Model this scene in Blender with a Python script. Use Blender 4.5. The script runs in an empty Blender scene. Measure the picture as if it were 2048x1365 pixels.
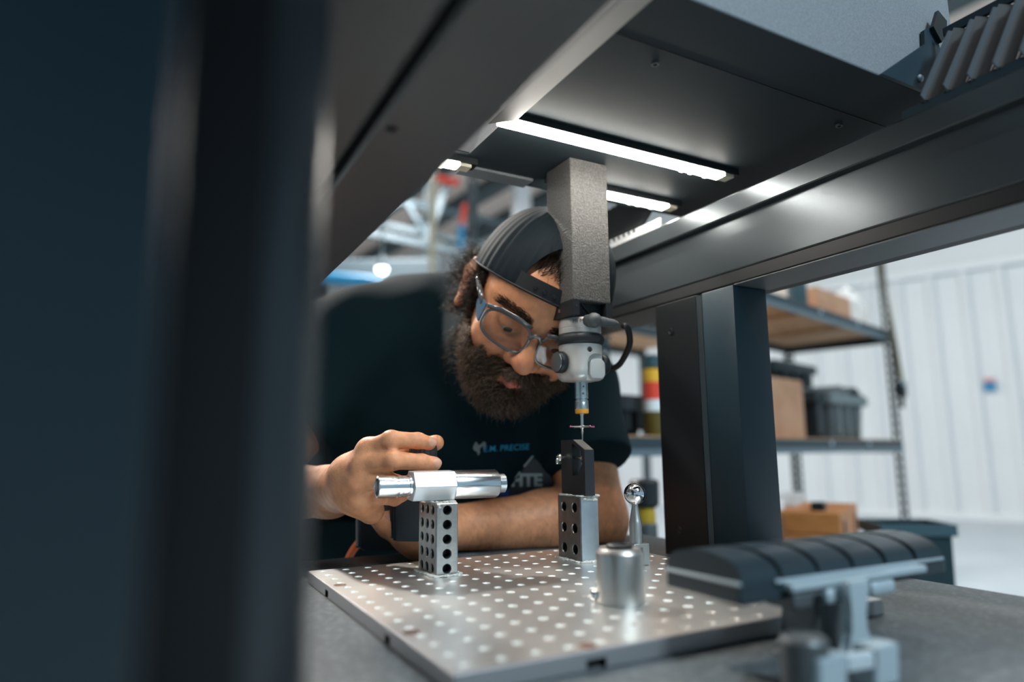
import bpy, bmesh, math, random
import numpy as np
from mathutils import Vector, Matrix
random.seed(7); RNG = np.random.default_rng(7)
SC = bpy.context.scene
COL = SC.collection
# ------------------------------------------------------------------ camera, world, lights, exposure
FPX = 1353.3656                      # focal length in pixels of a 2048 wide frame
YAW, PITCH, ROLL = 0.4956, 0.1605, -0.0076
CAM = Vector((-0.1828, -0.7758, 0.1290))
_f = Vector((math.sin(YAW)*math.cos(PITCH), math.cos(YAW)*math.cos(PITCH), math.sin(PITCH)))
_r = Vector((math.cos(YAW), -math.sin(YAW), 0)); _u = _r.cross(_f)
CR = math.cos(ROLL)*_r + math.sin(ROLL)*_u
CU = -math.sin(ROLL)*_r + math.cos(ROLL)*_u
CF = _f
cd = bpy.data.cameras.new('camera'); cam = bpy.data.objects.new('camera', cd); COL.objects.link(cam)
cd.sensor_width = 36; cd.lens = FPX/2048*36; cd.clip_start = 0.01; cd.clip_end = 200
cam.matrix_world = Matrix(((CR.x, CU.x, -CF.x, CAM.x), (CR.y, CU.y, -CF.y, CAM.y), (CR.z, CU.z, -CF.z, CAM.z), (0, 0, 0, 1)))
cd.dof.use_dof = True; cd.dof.focus_distance = 0.77; cd.dof.aperture_fstop = 1.9
SC.camera = cam
vs = SC.view_settings
vs.view_transform = 'Standard'; vs.look = 'None'; vs.gamma = 1; vs.use_curve_mapping = False
vs.exposure = 0.42
w = bpy.data.worlds.new('world'); SC.world = w; w.use_nodes = True
w.node_tree.nodes['Background'].inputs[0].default_value = (0.50, 0.80, 1.0, 1)
w.node_tree.nodes['Background'].inputs[1].default_value = 0.34
def area(name, loc, target, size, power, color, sizey=None, shape='RECTANGLE', spread=None):
    l = bpy.data.lights.new(name, 'AREA'); l.energy = power; l.color = color; l.size = size; l.shape = shape
    if sizey: l.size_y = sizey
    if spread: l.spread = spread
    o = bpy.data.objects.new(name, l); COL.objects.link(o); o.location = loc
    o.rotation_euler = (Vector(target)-Vector(loc)).to_track_quat('-Z', 'Y').to_euler()
    return o
# hall lamps behind man and camera, plus unseen fill added for shelves and ceiling
area('high_bay_key', (-0.5, 4.6, 4.75), (0.1, -0.1, 0), 0.5, 350, (1.0, 0.95, 0.88), shape='DISK')
area('fill_shelves', (4.8, 1.0, 4.7), (6.5, 2.2, 0.0), 1.6, 135, (0.93, 0.97, 1.0), shape='DISK')
area('fill_far', (3.0, 9.0, 4.7), (3.0, 9.0, 0.0), 1.6, 260, (0.95, 0.97, 1.0), shape='DISK')
area('fill_far_left', (-4.0, 12.0, 4.7), (-4.0, 12.0, 0.0), 1.6, 380, (1.0, 0.95, 0.90), shape='DISK')  # added so that floor bounce brightens the ceiling
area('high_bay_front', (1.2, -5.0, 4.6), (0.3, -0.4, 0.3), 1.4, 330, (0.70, 0.88, 1.0), shape='DISK')
# ------------------------------------------------------------------ helpers
def P(px, py, D):                    # world point seen at pixel (px, py) at forward distance D
    return CAM + (CF + CR*((px-1024)/FPX) - CU*((py-682.5)/FPX))*D
def PY(px, py, Y):
    d = CF + CR*((px-1024)/FPX) - CU*((py-682.5)/FPX); return CAM + d*((Y-CAM.y)/d.y)
def PX(px, py, X):
    d = CF + CR*((px-1024)/FPX) - CU*((py-682.5)/FPX); return CAM + d*((X-CAM.x)/d.x)
def PZ(px, py, Z):
    d = CF + CR*((px-1024)/FPX) - CU*((py-682.5)/FPX); return CAM + d*((Z-CAM.z)/d.z)
def tag(o, label=None, cat=None, group=None, kind=None):
    if label: o['label'] = label
    if cat: o['category'] = cat
    if group: o['group'] = group
    if kind: o['kind'] = kind
    return o
def thing(name, label, cat, loc=(0, 0, 0), rz=0.0, group=None, mw=None):
    o = bpy.data.objects.new(name, None); COL.objects.link(o); o.empty_display_size = 0.02
    o.location = loc; o.rotation_euler = (0, 0, rz)
    if mw is not None: o.matrix_world = mw
    return tag(o, label, cat, group)
def link(name, me, m=None, parent=None, smooth=False, label=None):
    o = bpy.data.objects.new(name, me); COL.objects.link(o)
    if m is not None and not me.materials: me.materials.append(m)
    if smooth:
        for p in me.polygons: p.use_smooth = True
    if parent is not None: o.parent = parent
    if label: o['label'] = label
    return o
def obj(name, bm, m, parent=None, smooth=False, label=None, world=False, auto=None):
    """link a bmesh as one object; world=True keeps world coordinates under a moved parent"""
    bmesh.ops.recalc_face_normals(bm, faces=bm.faces)
    if world and parent is not None:
        bpy.context.view_layer.update(); bm.transform(full_mw(parent).inverted())
    me = bpy.data.meshes.new(name); bm.to_mesh(me); bm.free()
    o = link(name, me, m, parent, smooth or auto is not None, label)
    if auto is not None: sharp(me, auto)
    return o
def sharp(me, ang):
    me.shade_smooth() if hasattr(me, 'shade_smooth') else None
    if hasattr(me, 'set_sharp_from_angle'): me.set_sharp_from_angle(angle=math.radians(ang))
def full_mw(o):
    M = o.matrix_basis.copy(); p = o.parent
    while p is not None: M = p.matrix_basis @ M; p = p.parent
    return M
def BM(): return bmesh.new()
def box(bm, x0, x1, y0, y1, z0, z1, bev=0.0, M=None, segs=2):
    r = bmesh.ops.create_cube(bm, size=1.0); vsv = r['verts']
    for v in vsv: v.co = Vector((x0+(v.co.x+.5)*(x1-x0), y0+(v.co.y+.5)*(y1-y0), z0+(v.co.z+.5)*(z1-z0)))
    if bev > 0:
        es = list({e for v in vsv for e in v.link_edges})
        rr = bmesh.ops.bevel(bm, geom=es, offset=bev, segments=segs, profile=.5, affect='EDGES')
        vsv = list({v for f in rr['faces'] for v in f.verts} | {v for v in vsv if v.is_valid})
    if M is not None:
        for v in vsv: v.co = M @ v.co
    return vsv
def frame(o, z, x=None):
    """matrix with origin o, local Z along z and local X near x"""
    z = Vector(z).normalized(); x = Vector(x) if x is not None else (Vector((1, 0, 0)) if abs(z.x) < .9 else Vector((0, 1, 0)))
    y = z.cross(x).normalized(); x = y.cross(z).normalized(); o = Vector(o)
    return Matrix(((x.x, y.x, z.x, o.x), (x.y, y.y, z.y, o.y), (x.z, y.z, z.z, o.z), (0, 0, 0, 1)))
def lathe(bm, prof, n=32, M=None, cap0=True, cap1=True):
    rings = []
    for r, z in prof:
        rings.append([bm.verts.new((r*math.cos(2*math.pi*i/n), r*math.sin(2*math.pi*i/n), z)) for i in range(n)])
    for a, b in zip(rings[:-1], rings[1:]):
        for i in range(n):
            j = (i+1) % n; bm.faces.new((a[i], a[j], b[j], b[i]))
    if cap0: bm.faces.new(list(reversed(rings[0])))
    if cap1: bm.faces.new(rings[-1])
    if M is not None:
        for rg in rings:
            for v in rg: v.co = M @ v.co
def tube(bm, pts, rad, n=10, caps=True):
    pts = [Vector(p) for p in pts]; m = len(pts)
    rad = [rad]*m if isinstance(rad, (int, float)) else rad
    rings = []; px = None
    for i, p in enumerate(pts):
        t = (pts[min(i+1, m-1)]-pts[max(i-1, 0)]).normalized()
        if px is None: px = Vector((0, 0, 1)) if abs(t.z) < .9 else Vector((1, 0, 0))
        x = (px - t*px.dot(t)).normalized(); y = t.cross(x); px = x
        rings.append([bm.verts.new(p + (x*math.cos(2*math.pi*k/n)+y*math.sin(2*math.pi*k/n))*rad[i]) for k in range(n)])
    for a, b in zip(rings[:-1], rings[1:]):
        for i in range(n):
            j = (i+1) % n; bm.faces.new((a[i], a[j], b[j], b[i]))
    if caps: bm.faces.new(list(reversed(rings[0]))); bm.faces.new(rings[-1])
def spline(pts, n=8):
    """Catmull-Rom through pts"""
    pts = [Vector(p) for p in pts]; out = []
    q = [pts[0]*2-pts[1]] + pts + [pts[-1]*2-pts[-2]]
    for i in range(1, len(q)-2):
        for k in range(n):
            t = k/n; a, b, c, d = q[i-1], q[i], q[i+1], q[i+2]
            out.append(.5*((2*b)+(c-a)*t+(2*a-5*b+4*c-d)*t*t+(3*b-3*c+d-a)*t**3))
    out.append(pts[-1]); return out
def prism(bm, poly, a0, a1, axis='x', M=None):
    """extrude a 2-D polygon; axis x: poly is (y,z); y: (x,z); z: (x,y)"""
    f = {'x': lambda p, a: (a, p[0], p[1]), 'y': lambda p, a: (p[0], a, p[1]), 'z': lambda p, a: (p[0], p[1], a)}[axis]
    A = [bm.verts.new(f(p, a0)) for p in poly]; B = [bm.verts.new(f(p, a1)) for p in poly]
    bm.faces.new(A); bm.faces.new(list(reversed(B))); n = len(poly)
    for i in range(n):
        j = (i+1) % n; bm.faces.new((A[i], B[i], B[j], A[j]))
    if M is not None:
        for v in A+B: v.co = M @ v.co
def cut_mesh(body, cutter):
    """boolean difference of two bmeshes, gives a new mesh"""
    ms = []
    for b in (body, cutter):
        bmesh.ops.recalc_face_normals(b, faces=b.faces)
        me = bpy.data.meshes.new('tmp'); b.to_mesh(me); b.free(); o = bpy.data.objects.new('tmp', me); COL.objects.link(o); ms.append(o)
    md = ms[0].modifiers.new('b', 'BOOLEAN'); md.operation = 'DIFFERENCE'; md.object = ms[1]; md.solver = 'EXACT'; md.use_self = False
    dg = bpy.context.evaluated_depsgraph_get(); me = bpy.data.meshes.new_from_object(ms[0].evaluated_get(dg))
    for o in ms: m_ = o.data; bpy.data.objects.remove(o); bpy.data.meshes.remove(m_)
    return me
def copy_tree(o, parent=None):
    c = o.copy(); COL.objects.link(c)
    if parent is not None: c.parent = parent
    for ch in list(o.children): copy_tree(ch, c)
    return c
def text_mesh(s, size, ext=0.0, bold=0.0, align='CENTER', shear=0.0):
    cu = bpy.data.curves.new('t', 'FONT'); cu.body = s; cu.size = size; cu.extrude = ext; cu.offset = bold; cu.align_x = align; cu.align_y = 'CENTER'; cu.shear = shear
    cu.resolution_u = 3
    o = bpy.data.objects.new('t', cu); COL.objects.link(o); dg = bpy.context.evaluated_depsgraph_get()
    me = bpy.data.meshes.new_from_object(o.evaluated_get(dg)); bpy.data.objects.remove(o); bpy.data.curves.remove(cu); return me
# ------------------------------------------------------------------ materials
def mat(name, col, rough=.5, metal=0.0, spec=.5, bump=None, var=None, emit=None, alpha=None, trans=0.0, ior=1.45, sss=None, coat=0.0, rvar=None, sheen=0.0):
    m = bpy.data.materials.new(name); m.use_nodes = True; nt = m.node_tree; N = nt.nodes; b = N['Principled BSDF']
    I = b.inputs
    I['Base Color'].default_value = (*col, 1); I['Roughness'].default_value = rough; I['Metallic'].default_value = metal
    I['Specular IOR Level'].default_value = spec; I['IOR'].default_value = ior
    I['Transmission Weight'].default_value = trans; I['Coat Weight'].default_value = coat
    I['Sheen Weight'].default_value = sheen
    if alpha is not None: I['Alpha'].default_value = alpha
    if emit: I['Emission Color'].default_value = (*emit[0], 1); I['Emission Strength'].default_value = emit[1]
    if sss: I['Subsurface Weight'].default_value = sss; I['Subsurface Radius'].default_value = (1, .35, .18); I['Subsurface Scale'].default_value = .006
    tc = N.new('ShaderNodeTexCoord')
    def noise(scale, detail=3.0, rough_=.6, stretch=None):
        n = N.new('ShaderNodeTexNoise'); n.inputs['Scale'].default_value = scale; n.inputs['Detail'].default_value = detail; n.inputs['Roughness'].default_value = rough_
        if stretch:
            mp = N.new('ShaderNodeMapping'); mp.inputs['Scale'].default_value = stretch
            nt.links.new(tc.outputs['Object'], mp.inputs['Vector']); nt.links.new(mp.outputs['Vector'], n.inputs['Vector'])
        else: nt.links.new(tc.outputs['Object'], n.inputs['Vector'])
        return n
    if var:                              # (scale, colour2, lo, hi, stretch)
        n = noise(var[0], 4.0, .65, var[4] if len(var) > 4 else None); r = N.new('ShaderNodeValToRGB')
        r.color_ramp.elements[0].position = var[2]; r.color_ramp.elements[1].position = var[3]
        r.color_ramp.elements[0].color = (*col, 1); r.color_ramp.elements[1].color = (*var[1], 1)
        nt.links.new(n.outputs['Fac'], r.inputs['Fac']); nt.links.new(r.outputs['Color'], I['Base Color'])
    if rvar:                             # (scale, rough lo, rough hi, stretch)
        n = noise(rvar[0], 3.0, .6, rvar[3] if len(rvar) > 3 else None); r = N.new('ShaderNodeMapRange')
        r.inputs['From Min'].default_value = .3; r.inputs['From Max'].default_value = .7; r.inputs['To Min'].default_value = rvar[1]; r.inputs['To Max'].default_value = rvar[2]
        nt.links.new(n.outputs['Fac'], r.inputs['Value']); nt.links.new(r.outputs['Result'], I['Roughness'])
    if bump:                             # (scale, strength, distance, stretch)
        n = noise(bump[0], 3.0, .6, bump[3] if len(bump) > 3 else None); k = N.new('ShaderNodeBump')
        k.inputs['Strength'].default_value = bump[1]; k.inputs['Distance'].default_value = bump[2]
        nt.links.new(n.outputs['Fac'], k.inputs['Height']); nt.links.new(k.outputs['Normal'], I['Normal'])
    return m
M = {}
M['powder'] = mat('powder_coat', (.014, .024, .031), .42, spec=.5, bump=(900, .35, .0006))
M['powder_rail'] = mat('rail_paint', (.066, .079, .086), .26, metal=.5, spec=.6, bump=(500, .12, .0004))
M['powder_blue'] = mat('column_paint', (.010, .028, .040), .38, spec=.5, bump=(900, .25, .0005))
M['band'] = mat('black_band', (.010, .011, .013), .5, spec=.4)
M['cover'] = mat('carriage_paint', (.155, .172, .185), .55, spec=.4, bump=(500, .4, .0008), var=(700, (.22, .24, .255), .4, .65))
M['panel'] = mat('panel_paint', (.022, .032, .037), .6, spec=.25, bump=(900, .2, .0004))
M['quill'] = mat('quill_paint', (.055, .054, .052), .5, spec=.4, bump=(420, .9, .0014), var=(420, (.105, .101, .095), .42, .62))
M['rubber'] = mat('black_rubber', (.022, .026, .028), .5, spec=.4)
M['black'] = mat('black_plastic', (.012, .016, .018), .4, spec=.4)
M['blackmetal'] = mat('black_oxide', (.020, .022, .026), .38, spec=.5, metal=.2)
M['granite'] = mat('granite', (.075, .085, .090), .42, spec=.4, var=(170, (.16, .18, .185), .48, .70), bump=(300, .15, .0004))
M['steel'] = mat('ground_steel', (.92, .91, .88), .36, metal=1.0, rvar=(9, .31, .37), bump=(900, .05, .0002, (1, .15, 1)))
M['bright'] = mat('bright_steel', (.90, .88, .82), .40, metal=.35)
M['edge'] = mat('plate_edge', (.40, .40, .41), .42, metal=.8, bump=(600, .1, .0003, (.1, .1, 1)))
M['alu'] = mat('turned_aluminium', (.82, .83, .84), .20, metal=1.0, bump=(1400, .08, .0002, (1, .02, .02)))
M['alu_hex'] = mat('milled_aluminium', (.62, .63, .64), .42, metal=.7, bump=(900, .10, .0002, (.03, 1, 1)))
M['block'] = mat('block_steel', (.30, .295, .285), .36, metal=.85, var=(120, (.38, .375, .36), .4, .7), bump=(700, .08, .0002))
M['block_dark'] = mat('dark_block_steel', (.20, .19, .185), .34, metal=.85, var=(90, (.26, .25, .24), .4, .7))
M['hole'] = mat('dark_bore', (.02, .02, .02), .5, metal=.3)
M['chrome'] = mat('chrome', (.86, .86, .87), .05, metal=1.0)
M['probe'] = mat('anodised_probe', (.56, .54, .51), .38, metal=.35, spec=.5)
M['probe2'] = mat('probe_module', (.50, .55, .57), .28, metal=.8)
M['white'] = mat('white_diffuser_end', (.75, .68, .52), .5)
M['led'] = mat('led_diffuser', (.9, .9, .9), .5, emit=((1.0, .95, .87), 46.0))
M['orange'] = mat('orange_ring', (.78, .33, .03), .4)
M['orange_hose'] = mat('orange_hose', (.85, .16, .03), .45)
M['ruby'] = mat('ruby', (.75, .10, .25), .15, coat=.5)
M['stylus'] = mat('stylus_steel', (.75, .72, .66), .28, metal=1.0)
M['glue'] = mat('hot_glue', (.95, .93, .86), .15, trans=.6, ior=1.42, bump=(260, .5, .002))
M['rust'] = mat('bronze_plug', (.16, .075, .045), .5, metal=.3)
M['grey_alu'] = mat('grey_anodised', (.42, .50, .54), .42, metal=.35)
M['grey_dark'] = mat('grey_post', (.10, .11, .115), .45, metal=.5)
M['teal_black'] = mat('rack_housing', (.014, .026, .034), .30, spec=.55, coat=.15)
M['wood'] = mat('particle_board', (.36, .20, .10), .65, var=(30, (.50, .30, .16), .35, .7))
M['wood_box'] = mat('oak_box', (.36, .13, .035), .5, var=(14, (.50, .20, .06), .35, .7, (1, 1, 8)))
M['shelf'] = mat('shelf_steel', (.022, .040, .050), .45, spec=.4)
M['card'] = mat('cardboard', (.38, .20, .115), .75, var=(8, (.45, .25, .15), .4, .6))
M['tote'] = mat('grey_tote', (.16, .19, .195), .5)
M['tote_dark'] = mat('dark_tote', (.020, .030, .036), .45)
M['tote_teal'] = mat('teal_tote', (.030, .070, .085), .45)
M['wallw'] = mat('white_sheet', (.68, .70, .70), .5, var=(.6, (.74, .76, .76), .3, .7))
M['wallb'] = mat('back_sheet', (.50, .52, .53), .6)
M['concrete'] = mat('sealed_concrete', (.42, .47, .50), .35, var=(1.2, (.50, .55, .58), .35, .7))
M['ceil'] = mat('ceiling_insulation', (.74, .62, .56), .7, var=(.7, (.80, .68, .62), .3, .7))
M['purlin'] = mat('purlin_steel', (.040, .065, .075), .5)
M['truss'] = mat('truss_steel', (.075, .10, .11), .5)
M['white_paint'] = mat('white_paint', (.78, .80, .80), .5)
M['wrap'] = mat('plastic_wrap', (.80, .80, .78), .3, alpha=.55, bump=(14, .8, .02))
M['yellow'] = mat('yellow_print', (.80, .42, .03), .45)
M['red'] = mat('red_print', (.75, .06, .03), .45)
M['blue'] = mat('blue_paint', (.01, .22, .42), .45)
M['strap'] = mat('olive_webbing', (.20, .175, .12), .7, bump=(300, .4, .002))
M['cream'] = mat('cream_paint', (.45, .41, .30), .5)
# ------------------------------------------------------------------ setting: hall
ZF = -0.873
def struct(name, bm, m, parent=None, smooth=False):
    o = obj(name, bm, m, parent, smooth); o['kind'] = 'structure'; return o
b = BM(); box(b, -22, 30, -10, 40, ZF-.1, ZF); struct('floor', b, M['concrete'])
WD = Vector((-.366, .930, 0)).normalized(); WN = Vector((-WD.y, WD.x, 0)); W0 = Vector((10.166, 4.14, 0))   # right hand wall
WM = Matrix(((WD.x, -WN.x, 0, W0.x), (WD.y, -WN.y, 0, W0.y), (0, 0, 1, 0), (0, 0, 0, 1)))
wallr = thing('wall_right', None, None, mw=WM); wallr['kind'] = 'structure'
b = BM(); box(b, -9, 16, 0, .12, ZF, 5.4); obj('sheet', b, M['wallw'], wallr)
b = BM(); prism(b, [(0, 0), (.05, -.05), (.13, -.05), (.18, 0)], ZF+.02, 2.62, 'z'); rib0 = None
me_rib = obj('rib', b, M['wallw'], wallr)
k = 0
for i in range(-3, 34):
    o = me_rib if k == 0 else me_rib.copy()
    if k: COL.objects.link(o)
    o.location = (-5.2+i*.42, 0, 0); k += 1
b = BM(); box(b, -9, 16, -.10, 0, 2.62, 2.72, .01); obj('girt', b, M['white_paint'], wallr)
b = BM(); box(b, -9, 16, -.03, 0, 2.72, 5.35); obj('liner_panel', b, M['wallw'], wallr)
b = BM(); box(b, -9, 16, -.06, .0, ZF, ZF+.10, .01); tr = struct('baseboard_right', b, M['white_paint']); tr.matrix_world = WM
# safety sign on the white wall
sg = WM.inverted() @ (lambda d: CAM + d*((W0-CAM).dot(WN)/d.dot(WN)))(P(1980, 768, 1)-CAM)
sgn = thing('wall_sign', 'small blue and red sign high on the white ribbed wall', 'sign', mw=WM @ Matrix.Translation((sg.x, -.052, sg.z)))
b = BM(); box(b, -.07, .07, -.012, 0, -.10, .02, .004); obj('blue_plate', b, M['blue'], sgn)
b = BM(); box(b, -.07, .06, -.013, 0, .03, .06, .004); obj('red_plate', b, M['red'], sgn)
# back wall with an open roll-up door (daylight outside)
BD = Vector((.99, .12, 0)).normalized(); BNv = Vector((-BD.y, BD.x, 0))
b0 = P(1262, 850, 30); b0.z = 0
BMx = Matrix(((BD.x, BNv.x, 0, b0.x), (BD.y, BNv.y, 0, b0.y), (0, 0, 1, 0), (0, 0, 0, 1)))
b = BM(); box(b, -30, -1.9, 0, .15, ZF, 5.4); box(b, 3.1, 16, 0, .15, ZF, 5.4); box(b, -1.9, 3.1, 0, .15, 4.55, 5.4)
o = struct('wall_back', b, M['wallb']); o.matrix_world = BMx
b = BM(); box(b, -2.02, -1.9, -.06, .15, ZF, 4.67); box(b, 3.1, 3.22, -.06, .15, ZF, 4.67); box(b, -1.9, 3.1, -.06, .15, 4.55, 4.67)
o = struct('trim_1', b, M['purlin']); o.matrix_world = BMx
sl = thing('door_1', None, None, mw=BMx); sl['kind'] = 'structure'
M['day'] = mat('daylight_strip', (.9, .95, 1), .5, emit=((.86, .95, 1.0), 1.25))
for i in range(6):
    b = BM(); box(b, -1.9+i*.8333, -1.9+i*.8333+.827, .05, .07, ZF+.01, 4.55, .004); obj('strip', b, M['day'], sl)
# ceiling, purlins
ZC = 5.3
b = BM(); box(b, -22, 30, -10, 40, ZC, ZC+.1); struct('ceiling', b, M['ceil'])
ch = math.radians(-6.5); cdv = Vector((math.sin(ch), math.cos(ch), 0))
for i in range(22):
    b = BM(); box(b, -.17, .17, -9, 22, -.22, 0, 0); o = struct('ceiling_purlin', b, M['purlin']) if i == 0 else None
    if i == 0: pur0 = o
    else: b.free(); o = pur0.copy(); COL.objects.link(o); o['kind'] = 'structure'
    o.location = (-15+i*1.28, 10, ZC-.005); o.rotation_euler = (0, 0, -ch)
def member(name, a, c, r, m, label, cat, group=None, flat=.6):
    a, c = Vector(a), Vector(c); bm = BM(); L = (c-a).length
    box(bm, -r, r, -r*flat, r*flat, 0, L, r*.15); o = obj(name, bm, m); o.matrix_world = frame(a, c-a, (0, 0, 1) if abs((c-a).normalized().z) < .9 else (1, 0, 0))
    return tag(o, label, cat, group)
# roof truss: two chords and web bars far behind the man
T = thing('roof_truss', 'pale steel roof truss crossing above the shoulder of the bearded man', 'truss', P(850, 495, 11.5))
def tpart(name, a, c, r, m, flat=.8):
    bm = BM(); a, c = Vector(a), Vector(c); box(bm, -r, r, -r*flat, r*flat, 0, (c-a).length, r*.12); bm.transform(frame(a, c-a, (0, 0, 1)))
    return obj(name, bm, m, T, world=True)
tpart('chord', P(560, 430, 11.0), P(1120, 545, 12.2), .060, M['truss']); tpart('chord', P(560, 408, 11.2), P(1120, 522, 12.4), .05, M['truss'])
tpart('chord', P(700, 380, 11.6), P(1140, 478, 12.8), .06, M['purlin'])
tpart('web_bar', P(852, 484, 11.6), P(898, 360, 11.8), .065, M['truss']); tpart('web_bar', P(852, 470, 11.7), P(815, 408, 11.7), .04, M['purlin'])
tpart('web_bar', P(740, 445, 11.3), P(800, 400, 11.6), .05, M['purlin'])
cc_ = P(1043, 450, 12.5)
member('roof_column', (cc_.x, cc_.y, ZF+.001), (cc_.x, cc_.y, ZC-.01), .16, M['white_paint'], 'white steel post rising behind the dark cap', 'post')
ct_ = P(865, 480, 9)
member('conduit', (ct_.x, ct_.y, ZF+.001), (ct_.x, ct_.y, ZC-.25), .045, M['cream'], 'thin cream conduit standing upright behind the shoulder', 'pipe')
hr = thing('air_drop', 'hanging air line with red coupling above a blue tube, left of the cap', 'hose', P(922, 490, 8.5))
bm = BM(); tube(bm, [P(921, 496, 8.5), P(923, 450, 8.5)], .042, 10); obj('blue_tube', bm, M['blue'], hr, world=True)
bm = BM(); tube(bm, [P(924, 449, 8.5), P(930, 408, 8.5)], .035, 10); obj('red_coupling', bm, M['red'], hr, world=True)
bm = BM(); q_ = P(930, 407, 8.5); tube(bm, [q_, P(940, 330, 8.6), (P(940, 330, 8.6).x, P(940, 330, 8.6).y, ZC)], .012, 8); obj('line', bm, M['purlin'], hr, world=True)
def hung(name, label, cat, part, bm, m, tops):
    t = thing(name, label, cat, tops[0]); obj(part, bm, m, t, world=True)
    for p in tops:
        b2 = BM(); tube(b2, [p, (p[0], p[1], ZC)], .010, 8); obj('hanger', b2, M['purlin'], t, world=True)
    return t
bm = BM(); tube(bm, [P(868, 356, 10), P(918, 366, 10)], .055, 10); hung('sprinkler_pipe', 'short red pipe just under the edge of the dark machine carriage', 'pipe', 'pipe', bm, M['red'], [P(872, 357, 10), P(914, 365, 10)])
bm = BM(); tube(bm, [P(560, 548, 10), P(735, 562, 10), P(800, 572, 10)], .085, 12); hung('crane_rail', 'blue overhead crane rail left of the round ceiling lamp', 'rail', 'rail', bm, M['blue'], [P(580, 548, 10), P(760, 566, 10)])
bm = BM(); box(bm, -1.0, 1.0, -.12, .12, -.20, .20, .03); bm.transform(frame(P(760, 545, 11.3), (0, 0, 1), CR)); hung('duct', 'long pale ventilation duct behind the round ceiling lamp', 'duct', 'duct_shell', bm, M['truss'], [P(700, 540, 11.3), P(850, 540, 11.3)])
M['lamp'] = mat('lamp_glow', (1, 1, 1), .5, emit=((1, .98, .94), 7.0))
for i, (px, py, D, r, lb) in enumerate([(764, 537, 10.5, .085, 'bright round ceiling lamp above the shoulder of the man'), (697, 532, 13, .07, 'dimmer round ceiling lamp, left of the bright one')]):
    t = thing('ceiling_lamp', lb, 'lamp', P(px, py, D), group='high bay lamps')
    bm = BM(); lathe(bm, [(r*.3, .22), (r*.5, .16), (r*1.12, .05), (r*1.12, 0), (r, 0)], 24, cap1=False); obj('reflector', bm, M['truss'], t, auto=40)
    bm = BM(); bmesh.ops.create_uvsphere(bm, u_segments=20, v_segments=12, radius=r); obj('bulb', bm, M['lamp'], t, True)
    bm = BM(); tube(bm, [(0, 0, .2), (0, 0, ZC-t.location.z)], .012, 8); obj('hanger', bm, M['purlin'], t)
# ------------------------------------------------------------------ granite table
gt = thing('granite_table', 'speckled grey granite table top on a dark steel stand', 'table', (0, 0, ZF))
b = BM(); box(b, -.62, .573, -.69, .172, -.20, -.0127, .004); obj('slab', b, M['granite'], gt, world=True)
b = BM(); box(b, -.55, .50, -.62, .10, ZF+.10, -.20, .006); obj('stand', b, M['powder'], gt, world=True)
for x in (-.5, .45):
    for y in (-.56, .05):
        b = BM(); lathe(b, [(.05, 0), (.05, .03), (.025, .05), (.025, .12)], 20, Matrix.Translation((x, y, ZF))); obj('foot', b, M['black'], gt, world=True)
# ------------------------------------------------------------------ right column and right guide beam
rc = thing('support_column', 'dark steel support column under the right guide beam, screw holes down its side', 'column', (.49, -.10, -.0127))
body = BM(); box(body, .461, .521, -.174, -.026, -.0127, .3345, .0015); cutr = BM()
for z in (.293, .021): lathe(cutr, [(.0048, 0), (.0048, .02)], 20, frame((.455, -.056, z), (1, 0, 0)))
box(cutr, .455, .4655, -.1195, -.1085, -.02, .34)
me = cut_mesh(body, cutr); me.transform(Matrix.Translation((-.49, .10, .0127))); link('post', me, M['powder_blue'], rc); sharp(me, 30)
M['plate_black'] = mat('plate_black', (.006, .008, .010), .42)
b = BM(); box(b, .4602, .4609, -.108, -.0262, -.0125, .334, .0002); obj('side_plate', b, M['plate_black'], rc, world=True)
b = BM(); prism(b, [(.4612, -.1085), (.4648, -.1145), (.4648, -.1085)], -.0126, .334, 'z'); obj('edge_strip', b, M['powder_rail'], rc, world=True)
for z in (.293, .021):
    b = BM(); lathe(b, [(.0048, 0), (.0046, .0006), (.0030, .0006), (.0026, .0001)], 16, frame((.4601, -.056, z), (-1, 0, 0)), cap1=False); obj('screw', b, M['blackmetal'], rc, world=True)
rb = thing('guide_beam', 'dark guide beam running back along the right side, lit by the lamp bars', 'beam', (.49, -.3, .335))
Y0, Y1 = -.95, .36
X = .461
b = BM(); prism(b, [(X+.001, .3525), (X, .354), (X, .399), (X+.010, .4025), (X+.010, .424), (X+.001, .4255), (X, .427), (X, .4505), (X+.003, .4535), (.56, .4535), (.56, .3525)], Y0, Y1, 'y'); obj('housing', b, M['powder_rail'], rb, world=True, auto=30)
b = BM(); prism(b, [(X+.002, .3352), (X+.0005, .337), (X+.0005, .3515), (.545, .3515), (.545, .3352)], Y0, Y1, 'y'); obj('bottom_band', b, M['band'], rb, world=True)
b = BM(); box(b, X+.0004, .524, Y0, -.176, .3336, .3351, .0003); obj('bottom_plate', b, M['grey_dark'], rb, world=True)
b = BM(); box(b, .545, .60, Y0, Y1, .36, .45, .004); obj('back_cover', b, M['powder'], rb, world=True)
b = BM(); prism(b, [(X+.003, .4535), (X+.003, .462), (X+.006, .462), (X+.006, .4535)], Y0, -.405, 'y'); obj('bellows_guide', b, M['powder_blue'], rb, world=True)
b = BM(); prism(b, [(X+.003, .4535), (X+.003, .466), (X+.006, .466), (X+.006, .4535)], -.04, Y1, 'y'); obj('bellows_guide', b, M['white_paint'], rb, world=True)
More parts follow.
